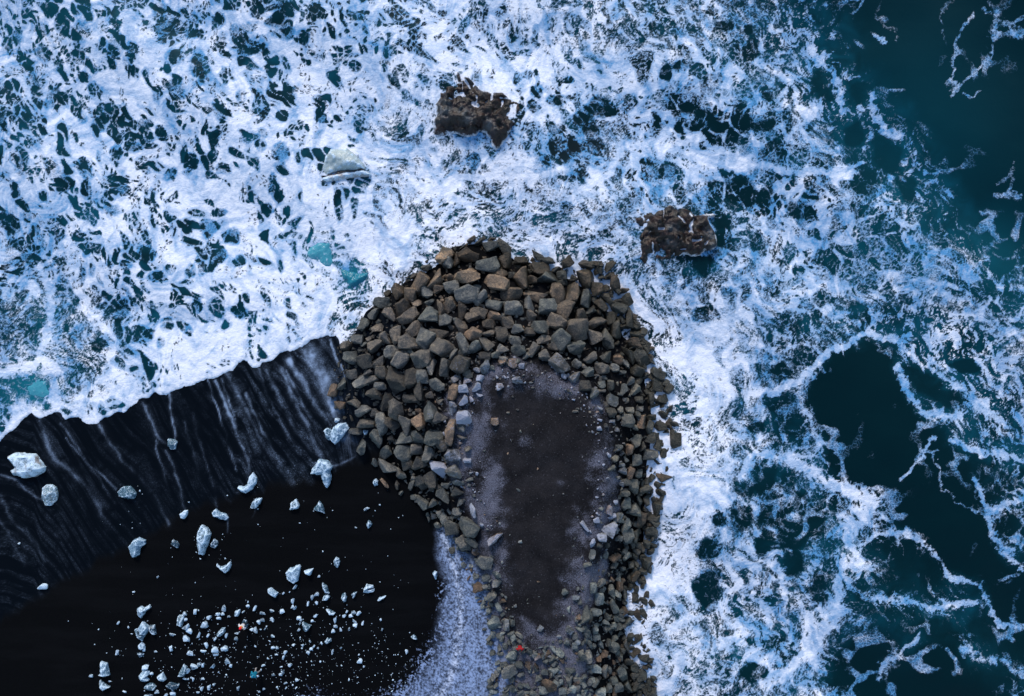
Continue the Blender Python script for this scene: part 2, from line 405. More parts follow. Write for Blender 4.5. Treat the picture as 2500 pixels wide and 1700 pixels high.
wx = (fbm(SPX / 26., SPY / 26., 2, 3) - .5) * 34; wy = (fbm(SPX / 26., SPY / 26., 8, 3) - .5) * 34
# the larger openings in the foam: centre, radii, tilt
HOLES = rows('''590,235,80,75 620,40,45,45 350,80,62,40,-45 460,110,40,45 830,185,50,25,-50 835,330,70,75 740,320,25,45 950,375,45,55 800,440,60,30,-75 1155,190,58,58 1370,230,66,36 1980,180,85,80 2030,240,60,50 1570,290,40,65 1720,310,85,50,-50 1660,220,40,50 1250,420,70,50 940,490,80,28,-60 1410,490,85,42,-55 1130,670,40,55 220,570,45,55 250,640,60,40,-60 370,700,80,72 400,460,45,45 1230,620,42,42 1295,640,45,26,-80 1470,790,60,36,80 1560,800,85,48,-40 945,1040,62,42 390,1230,125,52,-60 485,1280,65,30,-60 130,1160,85,42,-70 455,1345,48,30 610,1200,85,38,-70 620,1355,42,62 815,1080,40,52 1135,940,62,34,-60 1050,980,38,25 1350,1140,48,62 1470,1150,75,45,-70 1520,1010,35,58 1580,1200,55,40,-30 1870,960,42,42 1855,1040,42,42 1960,1340,105,38,-80 1890,1480,48,36 2000,1090,60,60 2050,650,65,42,-45 1710,690,35,52 1880,810,62,28,75 2000,820,36,42 855,1335,55,36 800,1490,62,42 1545,1500,52,30 10,610,55,62 60,520,52,30 20,880,42,62 30,1540,55,85 200,1530,52,42 300,220,52,50 110,260,42,48 290,370,65,40,-50 560,370,45,40 580,540,48,40 30,300,40,60 1130,60,50,55 1540,110,40,40 1820,90,50,40 1740,200,50,45 2020,70,70,55 2250,100,60,70 2150,270,45,45 1840,350,45,45 680,880,45,50 570,830,40,45 1030,870,60,30 1000,1190,30,60,70 1200,1230,60,30,40 2270,830,45,40''', 0, 0, 2.905)
HOLES += rows('''100,270,115,80,-10 400,210,58,82,0 70,160,52,42 430,90,42,52 240,60,42,42 80,30,62,42 565,85,62,30 585,390,26,58 710,390,60,22,-75 660,330,26,48 1040,230,72,55 1640,90,52,62 1470,40,62,62 1550,240,58,68 1130,390,72,42 900,300,42,35 1700,270,42,42 1415,580,60,26,80 910,510,85,24,-65 885,600,62,24,-75 1190,715,48,48 1060,790,30,52 1150,850,36,42 1310,740,80,30,-45 1710,620,52,72 1765,880,26,52 500,930,26,48 420,640,40,55 440,720,40,60 460,830,50,50 530,600,36,50 980,760,50,40 1440,330,26,60 1360,340,36,46 1220,330,40,40 700,870,60,45 230,660,60,60 210,780,70,60 60,780,60,50 840,650,26,70 850,780,30,60''', 0, 544, 2.905)
HOLES += rows('''390,350,58,80 920,600,130,85,-55 1130,940,62,82 1160,660,92,75 550,1090,88,88 60,880,85,92 460,890,100,48 310,870,72,52 790,885,48,42 1370,1080,140,85,-55 570,1240,68,36 850,1370,92,62 500,1400,78,82 380,1390,92,72 280,1270,72,62 100,1260,62,62 750,1490,112,62 1190,1250,120,80,-30 1500,1330,110,60,-70 120,70,42,32 200,180,62,32 110,590,70,42,40 500,690,42,42 370,200,36,36 880,1270,55,30 1190,1340,90,50 640,640,50,60 960,520,50,60 1120,1000,50,40''', 1700, 0, 2.905)
HOLES += rows('''1330,320,82,72 1420,340,52,42 890,210,42,42 1000,270,48,36 1070,270,42,36 870,320,42,42 1100,120,42,30 1800,90,52,52 1900,50,48,42 2120,150,65,55,45 2100,470,82,112 2220,540,62,72 1880,480,62,56 2110,800,52,72 2200,770,42,42 2280,830,52,72 1840,270,42,42 1750,350,42,52 1130,590,92,52 1090,690,48,52 930,730,72,52,60 1010,610,62,26,-80 1270,480,52,52 1310,590,62,62 1110,1030,52,42 450,700,42,52 1950,340,52,52 2050,1420,62,72 2190,1120,62,52 1030,470,60,40 1200,400,60,50 1180,800,60,40 1520,780,60,45 1800,770,60,50 1980,680,36,30 1680,700,50,30''', 1000, 150, 2.8725)
HOLES += rows('''520,690,62,70 440,740,42,32 430,860,42,62 500,490,32,26 590,390,55,42 600,260,48,42 750,1140,48,72 890,1500,70,80 1000,1440,80,60 560,830,60,60 640,930,60,60 720,880,60,60 640,1040,36,46 530,960,40,60 300,1150,60,80 300,980,46,40 340,860,26,24 290,30,50,30 1100,1000,110,60,-30 1050,880,60,40 1230,1090,60,50 1200,1330,80,60 1150,1450,110,90 1420,1300,60,40 1480,1200,80,70 1350,640,60,40 1440,580,45,26 1200,320,50,45 1010,250,40,50 1110,290,50,40 1350,240,60,30 480,1480,50,36 1280,370,70,36''', 1550, 750, 1.663)
def apply_holes(dens):
    for cx, cy, a, b, t in HOLES:
        r = max(a, b) * 1.9 + 18
        j0, j1 = np.searchsorted(-SPY[:, 0], -(cy + r)), np.searchsorted(-SPY[:, 0], -(cy - r))
        i0, i1 = np.searchsorted(SPX[0], cx - r), np.searchsorted(SPX[0], cx + r)
        if j1 <= j0 or i1 <= i0: continue
        s = np.s_[j0:j1, i0:i1]
        dx = SPX[s] + wx[s] * min(1, a / 40.) - cx; dy = -(SPY[s] + wy[s] * min(1, b / 40.) - cy)
        c, sn = math.cos(math.radians(t)), math.sin(math.radians(t))
        u = (dx * c + dy * sn) / (a * 1.05); v = (-dx * sn + dy * c) / (b * 1.05)
        q = np.sqrt(u * u + v * v)
        k = sstep(1.25, .80, q)
        dens[s] = dens[s] * (1 - k) + k * np.minimum(dens[s], 0.16)
    return dens
dens = apply_holes(dens)
trough = pts('970,90 1060,240 1090,450 1170,490 1200,590 1290,700 1400,900 1480,1080 1590,1100 1590,1330 1500,1280 1380,1100 1250,1050 1130,880 1000,760 870,720 790,600 810,500 720,400 700,320 800,190 900,140', 1550, 750, 1.663)
k = sstep(-46, 34, poly_sd(SPX + wx * 1.5, SPY + wy * 1.5, trough)); dens = dens * (1 - k) + np.minimum(dens, .06) * k
offing = pts('2080,-60 2120,60 2180,140 2240,190 2260,240 2310,290 2330,340 2350,400 2410,450 2440,540 2560,560 2560,-60')
k = sstep(-60, 40, poly_sd(SPX + wx * 1.4, SPY + wy * 1.4, offing)); dens = dens * (1 - k) + np.minimum(dens, .06) * k
# beyond the frame the same broken foam goes on and thins out
out = np.maximum(np.maximum(-SPX, SPX - 2500), np.maximum(-SPY, SPY - 1700))
far = sstep(100, 1500, out); dens = dens * (1 - far) + far * (.28 + .5 * (fbm(SPX / 500., SPY / 500., 3, 3) - .5))
# waterline: the thin edge of the run-up and the churn round the boulders
sdw = swash_sd(SPX, SPY) + (fbm(SPX / 24., SPY / 24., 10, 4) - .5) * 1.0
edge = np.exp(-np.minimum((sdw - .28) / .26, 30) ** 2) * (SPX < 850)
dens = np.maximum(dens, np.where((sdw < 3.2) & (sdw > -1), .74, 0) * (SPX < 880) * sstep(3.2, 1.0, sdw))
dens = dens + edge * .5
dj = -poly_sd(SX, SY, TOE)                                  # metres outside the breakwater toe
turb = np.exp(-np.clip(dj - 2.2, 0, None) / 2.6) * sstep(1750, 1250, SPY) * .9
turb = np.maximum(turb, np.exp(-(((SPX - 1160) / 230) ** 2 + ((SPY - 500) / 90) ** 2)))
turb = np.maximum(turb, .8 * np.exp(-(((SPX - 1120) / 60) ** 2 + ((SPY - 420) / 160) ** 2)))
turb = np.maximum(turb, .9 * np.exp(-(((SPX - 1660) / 55) ** 2 + ((SPY - 1620) / 90) ** 2)))
turb = np.maximum(turb, .75 * np.exp(-(((SPX - 110) / 130) ** 2 + ((SPY - 830) / 130) ** 2)))
turb = np.maximum(turb, .9 * np.exp(-(((SPX - 960) / 70) ** 2 + ((SPY - 380) / 170) ** 2)))
turb = np.clip(turb, 0, 1)
tint = np.zeros(SPX.shape)                                   # aerated, paler turquoise water
for cx, cy, a, b, v in [(85, 950, 70, 62, 1.0), (110, 790, 60, 90, .35), (785, 610, 60, 60, .5), (2230, 330, 260, 300, .16), (2150, 620, 160, 120, .28), (60, 60, 300, 160, .25), (2430, 650, 120, 160, .3)]:
    tint = np.maximum(tint, v * np.exp(-(((SPX - cx) / a) ** 2 + ((SPY - cy) / b) ** 2)))
brown = np.exp(-(((SPX - 1420) / 120) ** 2 + ((SPY - 380) / 70) ** 2)) + np.exp(-(((SPX - 1240) / 60) ** 2 + ((SPY - 330) / 40) ** 2))
for cx, cy, a, b in ((787, 618, 52, 46), (862, 676, 42, 34)):
    k = np.exp(-(((SPX + wx - cx) / a) ** 2 + ((SPY + wy - cy) / b) ** 2)); dens = dens * (1 - .55 * k); tint = np.maximum(tint, k)
for cx, cy, a, b in ((1150, 315, 60, 14), (1235, 340, 40, 26), (1660, 632, 90, 12), (1755, 590, 24, 36)):
    k = np.exp(-(((SPX + wx * .5 - cx) / a) ** 2 + ((SPY + wy * .5 - cy) / b) ** 2)); dens = dens * (1 - .6 * k)
k = np.exp(-(((SPX - 85) / 52) ** 2 + ((SPY - 955) / 46) ** 2)); dens = dens * (1 - .75 * k)
# ropes and sheets of foam: polyline, width px, cover
ROPES = [('0,960 200,1090 400,1170 560,1190 700,1220 950,1240 1050,1200', 13, .95, 'R'), ('1790,690 1850,620 1960,550 2090,430 2120,270 2130,120 2050,60', 4.5, .55, 'R'), ('1990,70 1920,170 1870,260 1840,330 1820,470 1800,560 1790,620', 4.5, .55, 'R'), ('1830,0 1750,50 1740,150 1770,310', 3, .38, 'R'), ('2120,230 2220,240 2330,210', 9, .5, 'R'), ('2140,150 2240,180 2330,260', 9, .5, 'R'), ('1780,590 1850,600', 6, .6, 'R'), ('1885,675 1960,690 2020,660', 4, .55, 'R'), ('1320,190 1400,230 1410,290', 8, .35, 'R'), ('2120,1390 2200,1380 2300,1370', 6, .55, 'R'), ('2230,1150 2250,1220 2150,1310', 5, .4, 'R'),
 ('820,330 900,440 1000,590 1030,680 1040,800', 9, .95, 'R'), ('1250,680 1290,850 1350,930 1470,960', 8, .9, 'R'), ('1240,240 1330,320', 6, .7, 'R'), ('440,420 520,490 560,530', 7, .95, 'R'), ('1060,1260 1120,1180 1200,1160', 6, .9, 'R'), ('600,700 680,560 560,520', 10, .8, 'R'), ('650,1000 760,880 820,800 700,760', 12, .8, 'R'),
 ('430,680 500,600 590,600 680,650 780,720 900,760 970,800 950,870 870,900 880,980 910,1030', 17, 1.0, 'B'), ('480,360 560,350 680,280 790,180 870,150 960,95', 15, 1.0, 'B'), ('1200,530 1160,590 1080,700', 5, .75, 'B'), ('1190,590 1220,650 1240,740 1300,790 1400,840', 3.5, .55, 'B'), ('910,960 1000,920 1100,930 1180,960 1250,1040 1290,1100 1400,1130 1430,1200 1500,1300 1580,1310', 7, .75, 'B'), ('1280,540 1400,590 1500,600 1580,620', 12, .9, 'B'), ('1470,980 1530,1030 1570,1060', 5, .75, 'B'), ('1070,250 1110,350 1150,420 1220,440 1320,440', 12, .85, 'B'), ('980,120 1060,130 1130,200 1250,280 1330,330 1400,420 1500,470', 10, .7, 'B'), ('600,610 740,600 760,540 720,480 690,420', 7, .75, 'B'), ('820,1230 760,1330 700,1420 600,1500', 26, .9, 'B'), ('1480,1110 1560,1075', 4, .5, 'B'), ('960,1180 1100,1190 1200,1230 1300,1210 1380,1200', 9, .75, 'B'), ('1000,1500 1040,1420 1110,1370 1150,1330', 8, .7, 'B'), ('400,1160 430,1130 380,1060', 10, .95, 'B'), ('850,1020 830,1100 820,1230', 14, .85, 'B'), ('1330,1380 1400,1430 1500,1440 1570,1500', 9, .6, 'B'), ('1370,700 1420,830 1450,930 1530,1000', 11, .75, 'B'), ('1410,840 1490,800 1580,780', 9, .7, 'B'), ('700,1260 740,1340 730,1440', 22, .95, 'B'), ('550,1010 590,1100 620,1180', 14, .85, 'B'),
 ('280,370 350,470 370,600 340,760 310,900 270,1000', 14, .95, 'L'), ('70,410 200,350 330,290 460,150', 9, .85, 'L'), ('570,590 700,700 790,800 820,880 790,960 840,1060 700,1130 610,1190', 9, .95, 'L'), ('600,1215 650,1262 800,1282 960,1240', 8, 1.0, 'L'), ('0,1060 110,1050 220,1010 330,980', 16, .95, 'L'), ('340,1030 400,1150 420,1300', 18, .85, 'L'), ('1640,680 1700,780 1720,900', 9, .95, 'L'), ('90,1330 180,1290 300,1370', 12, .9, 'L'),
 ('25,0 35,150 20,330 10,520', 6, .95, 'M'), ('190,20 160,160 170,240', 5, .95, 'M'), ('830,230 800,400 770,560', 4, .9, 'M'), ('0,850 250,940 420,1000', 18, .85, 'M'), ('780,830 1000,780 1150,700', 9, .85, 'M'), ('1230,900 1400,780 1500,620 1700,560 1850,620 2100,690 2298,740', 14, .9, 'M'), ('830,160 900,120 1060,60', 8, .9, 'M'), ('1750,330 1850,420 1800,500 1720,600', 14, .9, 'M'), ('200,900 400,820 700,780 830,720', 18, .9, 'M'), ('1150,950 1280,860 1260,760', 9, .9, 'M')]
ORG = {'R': (1700, 0, 2.905), 'B': (1550, 750, 1.663), 'L': (0, 544, 2.905), 'M': (1000, 150, 2.8725)}
ROPE_D = []
for s_, w_, a_, o_ in ROPES:
    Q = pts(s_, *ORG[o_]); r = w_ * 5 + 46
    j0, j1 = np.searchsorted(-SPY[:, 0], -(max(q[1] for q in Q) + r)), np.searchsorted(-SPY[:, 0], -(min(q[1] for q in Q) - r))
    i0, i1 = np.searchsorted(SPX[0], min(q[0] for q in Q) - r), np.searchsorted(SPX[0], max(q[0] for q in Q) + r)
    s = np.s_[SPX.shape[0] - j1:SPX.shape[0] - j0, i0:i1] if SPY[0, 0] < SPY[-1, 0] else np.s_[j0:j1, i0:i1]
    d = np.full(SPX[s].shape, 1e9)
    fx_ = (fbm(SPX[s] / 9., SPY[s] / 9., 7, 3, .6) - .5) * 14
    for a, b in zip(Q[:-1], Q[1:]):
        dd, _ = seg_dist(SPX[s] + wx[s] * .6 + fx_, SPY[s] + wy[s] * .6 - fx_ * .7, *a, *b); d = np.minimum(d, dd)
    ROPE_D.append((s_, w_, a_, o_, s, d))
    dens[s] = np.minimum(dens[s] + .16 * a_ * min(1, w_ / 9.) * np.exp(-(d / (1.5 * w_ + 5)) ** 2) * sstep(.75, .35, dens[s]), 1.2)
# --- the foam itself, worked out per vertex ------------------------------------------------
def warp(x, y, f, amp, s):
    return x + (fbm(x * f, y * f, s, 3) - .5) * amp, y + (fbm(x * f + 40, y * f + 9, s + 3, 3) - .5) * amp
def psi(x, y, f, s): return fbm(x * f, y * f, s, 2, .4)
def advect(x, y, f, s, step, n):              # carry points back along swirling currents
    h_ = .15
    for _ in range(n):
        vx = (psi(x, y + h_, f, s) - psi(x, y - h_, f, s)) / (2 * h_ * f); vy = -(psi(x + h_, y, f, s) - psi(x - h_, y, f, s)) / (2 * h_ * f)
        x = x + vx * step; y = y + vy * step
    return x, y
XA, YA = advect(SX, SY, .13, 2, .75, 4)
XB, YB = advect(SX, SY, .33, 6, .30, 3)
XC, YC = advect(XA, YA, .42, 4, .28, 3)
def ridge_(n, k): return np.clip(1 - np.abs(2 * n - 1) * k, 0, 1)
ang = math.radians(-56); ca, sa = math.cos(ang), math.sin(ang)
def stretched(x, y, k):
    al = x * ca + y * sa; ac = -x * sa + y * ca
    return al / k, ac * math.sqrt(k)
def voronoi(u, v, seed, sharp=13.):
    """edge distance (cell units), and the position of the nearest seed point"""
    R1, R2 = np.random.RandomState(seed).rand(2, 256, 256).astype(np.float32); u = u.astype(np.float32); v = v.astype(np.float32)
    iu = np.floor(u).astype(np.int32); iv = np.floor(v).astype(np.int32)
    best = np.full(u.shape, 9., np.float32); bx = np.zeros(u.shape, np.float32); by = np.zeros(u.shape, np.float32)
    offs = [(i, j) for i in (-1, 0, 1) for j in (-1, 0, 1)]
    for i, j in offs:
        ci, cj = (iu + i) & 255, (iv + j) & 255
        x = iu + i + R1[ci, cj] - u; y = iv + j + R2[ci, cj] - v
        dd = x * x + y * y; m = dd < best
        best = np.where(m, dd, best); bx = np.where(m, x, bx); by = np.where(m, y, by)
    e = np.zeros(u.shape, np.float32)
    for i in (-1, 0, 1):
        for j in (-1, 0, 1):
            ci, cj = (iu + i) & 255, (iv + j) & 255
            x = iu + i + R1[ci, cj] - u; y = iv + j + R2[ci, cj] - v
            ex, ey = x - bx, y - by; L = np.sqrt(ex * ex + ey * ey)
            q = np.where(L > 1e-4, ((bx + x) * ex + (by + y) * ey) * .5 / np.maximum(L, 1e-4), 9.)
            e += np.exp(-sharp * np.minimum(q, 2.))          # rounded corners
    e = -np.log(np.maximum(e, 1e-9)) / sharp
    return e, u + bx, v + by
INF = (SPX > -50) & (SPX < 2550) & (SPY > -50) & (SPY < 1750)
def rank(a):                                 # spread a noise evenly over 0..1
    q = np.percentile(a[INF][::7], np.linspace(0, 100, 65))
    return np.interp(a, q, np.linspace(0, 1, 65))
def cells(size, stretch, seed, warp_amp, noise_size, kr, share, tmin, tmax, soft, lo=-.10, hi=.20):
    x, y = warp(XB * .6 + SX * .4, YB * .6 + SY * .4, .11, 4.5, seed); x, y = warp(x, y, .55, warp_amp, seed + 2)
    u, v = stretched(x, y, stretch)
    e, cu, cv = voronoi(u / size, v / size, seed)
    rnd = vnoise(cu * 7.31 + 3, cv * 7.77 + 5, seed + 1)                 # one value for each opening
    r = rank(fbm(cu * size / noise_size, cv * size / noise_size, seed + 5, 3) + (rnd - .5) * kr)
    dl = 1 - (1 - dens) * share - r
    t = tmin + (tmax - tmin) * sstep(lo, hi, dl)
    return sstep(-soft, soft, t - e), dl, sstep(-.10, .34, t - e)
fA, dA, hA = cells(1.02, 1.45, 21, .8, 2.2, .75, .62, .055, .60, .085)
fB, dB, hB = cells(0.52, 1.40, 33, .5, 1.5, .55, .46, .06, .62, .13)
fC, dC, _ = cells(0.30, 1.30, 44, .3, 1.1, .35, .36, .08, .60, .14)
fD, dD, hD = cells(1.9, 1.15, 61, 1.2, 3.0, .9, .80, .05, .55, .05, -.16, .30)
right_ = sstep(1330, 1620, SPX)
foam = np.minimum(fA * (1 - .55 * right_) + .55 * right_, .06 + .94 * fB)
foam = np.minimum(foam, fD * right_ + 1 - right_)
foam = np.minimum(foam, .30 + .70 * fC)
eT = voronoi(*[q / .5 for q in stretched(*warp(SX, SY, .7, .9, 6), 1.1)], 55)[0]
thread = (1 - sstep(.02, .20, eT)) * sstep(.36, .58, fbm(SX * .9, SY * .9, 2, 3))
foam = np.maximum(foam, thread * .62 * sstep(.06, .22, dens))
# open water: only a loose net of broken threads
eL, _, _ = voronoi(*[q / 3.1 for q in warp(*warp(SX, SY, .25, 3.5, 3), .9, 1.2, 7)], 66)
brk = fbm(SX * .33, SY * .33, 10, 4)
net = sstep(.10, .0, eL - .05 * sstep(.45, .7, brk)) * sstep(.44, .62, brk)
# stringy, torn foam of breaking crests
style = np.zeros(SPX.shape)
for cx, cy, a, b, t, s_ in [(2050, 180, 330, 150, -52, 1), (2300, 460, 260, 110, -50, 1), (2300, 860, 300, 130, -25, 1), (2400, 1050, 200, 120, -40, .9), (120, 860, 200, 150, 0, .95), (1870, 1080, 160, 260, 0, .55), (1900, 1480, 300, 260, 0, .7), (2350, 1500, 300, 200, 0, .9), (1500, 60, 260, 80, 0, .7), (1750, 640, 200, 120, 0, .3), (1900, 800, 160, 60, 0, .7)]:
    c, sn = math.cos(math.radians(t)), math.sin(math.radians(t)); dx, dy = SPX - cx, -(SPY - cy)
    style = np.maximum(style, s_ * np.exp(-(((dx * c + dy * sn) / a) ** 2 + ((-dx * sn + dy * c) / b) ** 2) ** 2))
u1, v1 = stretched(XB * .7 + XC * .3, YB * .7 + YC * .3, 1.35)
nt = rank(fbm(u1 * .95, v1 * .95, 8, 6, .66))
torn = sstep(-.14, .12, nt - (1.16 - np.clip(dens, 0, 1) * .92))
u2, v2 = stretched(XB * .6 + XA * .4, YB * .6 + YA * .4, 2.0)
r1_ = ridge_(fbm(u2 * .45 + 9, v2 * .45, 3, 6, .60), 6.0); r2_ = ridge_(fbm(u2 * .95 + 3, v2 * .95, 7, 5, .62), 5.5); r3_ = ridge_(fbm(u1 * 2.0 + 13, v1 * 2.0, 1, 4, .62), 4.5)
torn = np.maximum(torn, sstep(.25, .95, r1_) * sstep(.06, .45, dens) * .95)
torn = np.maximum(torn, sstep(.35, 1.0, r2_) * sstep(.10, .45, dens) * .90)
torn = np.maximum(torn, sstep(.40, 1.0, r3_) * sstep(.18, .5, dens) * .70)
torn *= 1 - .70 * sstep(.48, .66, fbm(u1 * 2.0, v1 * 2.0, 5, 4, .6)) * sstep(1.05, .6, dens)
# strings and rips that run through all of the foam
s1_ = ridge_(fbm(XA * .55 + 4, YA * .55, 9, 6, .60), 6.0); s2_ = ridge_(fbm(XC * 1.25, YC * 1.25 + 8, 1, 5, .60), 5.0)
s3_ = ridge_(fbm(u2 * .62 + 40, v2 * .62 + 7, 10, 6, .60), 6.5)
strings = np.maximum(np.maximum(sstep(.35, 1., s1_), sstep(.35, 1., s3_)) * .95, sstep(.45, 1., s2_) * .75) * sstep(.10, .45, dens)
rips = np.maximum(sstep(.45, .95, ridge_(fbm(XA * .8 + 31, YA * .8, 5, 5, .62), 5.0)), .8 * sstep(.5, 1., ridge_(fbm(XC * 1.9 + 11, YC * 1.9, 3, 4, .62), 4.0))) * sstep(1.02, .70, dens)
mid_ = sstep(850, 1300, SPX) * .85 + .10
foam = foam * (1 - .45 * rips * mid_ * (1 - .5 * right_))
foam = np.maximum(foam, strings * mid_ * (1 - .25 * right_) * sstep(.14, .40, dens))
foam = foam * (1 - style) + torn * style
low = sstep(.30, .12, dens)
foam = foam * (1 - low) + low * np.maximum(net * .55 * sstep(.02, .10, dens), foam * sstep(.05, .22, dens) * .8)
# churned water near the boulders: fine swirling strings
hx_, hy_ = W(1240, 900)
xw, yw = XA * .35 + SX * .65, YA * .35 + SY * .65
rho = np.hypot(xw - hx_, yw - hy_); th_ = np.arctan2(yw - hy_, xw - hx_)      # strands sweep round the head of the breakwater
rho = rho + (fbm(SX * .12, SY * .12, 6, 3) - .5) * 5.0
p1_, p2_ = rho, th_ * 13.0
p1_, p2_ = warp(p1_, p2_, .35, 2.6, 3)
nearhead = sstep(26, 15, np.hypot(SX - hx_, SY - hy_))
c1 = ridge_(fbm(p1_ * .75, p2_ * .42 + 50, 4, 6, .64), 4.8) * nearhead + (1 - nearhead) * ridge_(fbm(XC * .62, YC * .62, 4, 6, .64), 5.0); c2 = ridge_(fbm(XC * 1.5 + 5, YC * 1.5, 7, 5, .64), 4.0); c3 = ridge_(fbm(XC * 2.6 + 5, YC * 2.6, 2, 3, .6), 3.0)
cb = rank(fbm(XA * .30, YA * .30, 9, 5, .55))
churn = .70 * sstep(.1, 1, c1) + .50 * sstep(.15, 1, c2) + .28 * c3 + .04 + .75 * sstep(-.22, .28, cb - (1.42 - dens))
churn = np.clip(churn, 0, 1)
foam = foam * (1 - turb) + churn * turb
rope = np.zeros(SPX.shape)
for s_, w_, a_, o_, s, d in ROPE_D:
    fb = fbm(SPX[s] / 13., SPY[s] / 13., 4, 5, .64)
    k = np.exp(-(d / (w_ * .8 + 2.0)) ** 2)
    rope[s] = np.maximum(rope[s], a_ * sstep(.28, .80, k * (.12 + 1.6 * fb)))
foam = np.maximum(foam, np.minimum(rope, 1) * .95)
foam = foam * (1 - sstep(190, 270, out))
edge_l = np.exp(-((sdw - .10) / .11) ** 2) * (SPX < 845)
foam = np.clip(np.maximum(foam, edge_l * .95), 0, 1)
halo = np.minimum(hA, .35 + .65 * hB) * (1 - right_) + right_ * np.minimum(.4 + .6 * hA, hD)
halo = halo * (1 - .7 * turb) + .7 * turb
# thickness: how much the water colour shines through the foam
veil = .6 * fbm(XA * .5, YA * .5, 11, 6, .62) + .4 * fbm(XC * 1.6, YC * 1.6, 6, 4, .62)
thick = np.clip(.20 + .55 * sstep(.2, .9, dens) + 2.2 * (veil - .5) + .22 * sstep(.0, .5, dA) + .2 * rope, 0, 1) * (.45 + .55 * halo)
under = np.clip((fbm(SX * .4, SY * .4, 5, 4) - .36) * 2.2, 0, 1) * sstep(.10, .45, dens)
under = np.maximum(under, .45 * sstep(1000, 600, SPX) * np.clip(fbm(SX * .7, SY * .7, 2, 4) * 1.6 - .35, 0, 1))
under = np.maximum(under, style * sstep(.10, .35, dens) * np.clip(.35 + 1.6 * (fbm(XB * .6, YB * .6, 3, 4, .6) - .4), 0, 1))
# surface height: swell, chop, piled-up foam, run-up film on the sand
swell = .35 * np.sin((SX * .45 + SY * .62) * .55 + 2.5 * fbm(SX * .05, SY * .05, 2, 2)) + .55 * (fbm(SX * .16, SY * .16, 7, 3, .35) - .5)
swell += .28 * turb * (fbm(SX * .8, SY * .8, 9, 3) - .4)
bz = beach_z(SX, SY) + (fbm(SX * .12, SY * .12, 5, 3) - .5) * 0.22
calm = sstep(0, 9, sdw * (SPX < 900) + 20 * (SPX >= 900))
bpx = SPX < 900
film_t = np.where(sdw > 0, .05 + .05 * np.minimum(sdw, 3), .45 * sdw - .02) - .0
film_t = np.where(sdw > 0, .10 * (1 - np.exp(-sdw / .25)) + .03 * np.minimum(sdw, 4), .5 * sdw)
SZ = np.maximum(swell * (.25 + .75 * calm), bz + film_t)
SZ = np.where(bpx & (sdw < 0), bz + film_t - .02, SZ)
gzs = ground_z(SX, SY)
sme, used = grid_mesh('sea', SX, SY, SZ, keep=(SZ > gzs - 1.2))
for nm, ar in (('foam', foam), ('thick', thick), ('under', under), ('tint', tint), ('brown', np.clip(brown, 0, 1))): vattr(sme, nm, ar, used.reshape(-1))

def sea_material():
    N = NT('sea_water_and_foam')
    p = N.pos()
    f0, ti = N.attr('foam'), N.attr('tint')
    fine = N.noise(p, 5.5, 2, .6)
    wv = N.vm('ADD', p, N.vm('SCALE', N.noise(p, 1.3, 2, .6, 'Color'), .9))
    lace = N.ss(N.vor(wv, 3.0, 'DISTANCE_TO_EDGE', 'Distance'), .16, .0)
    foam = N.ss(N.add(f0, N.mul(N.ss(f0, .05, .50), N.add(N.mul(N.sub(fine, .5), .36), N.mul(N.sub(lace, .35), .26)))), .18, .72)
    water = N.mix(N.attr('under'), (.0007, .0135, .0185), (.003, .064, .100))
    water = N.mix(ti, water, (.006, .130, .185))
    water = N.mix(N.mul(N.attr('brown'), .45), water, (.014, .013, .014))
    tk = N.math('ADD', N.attr('thick'), N.mul(N.sub(fine, .5), .5), clamp=True)
    fcol = N.mix(tk, (.085, .28, .53), (.83, .85, .93))
    col = N.mix(foam, water, fcol)
    nb = N.bump(N.mul(N.noise(p, 1.6, 3, .65), N.lin(foam, 0, .6, .12, 1.0)), .5, .28)
    return N.done(N.bsdf(col, N.lin(foam, 0, .7, .30, .85), nb, N.lin(foam, 0, .6, .14, .08), IOR=1.33))
sea = obj('sea', sme, sea_material()); tag(sea, kind='structure')

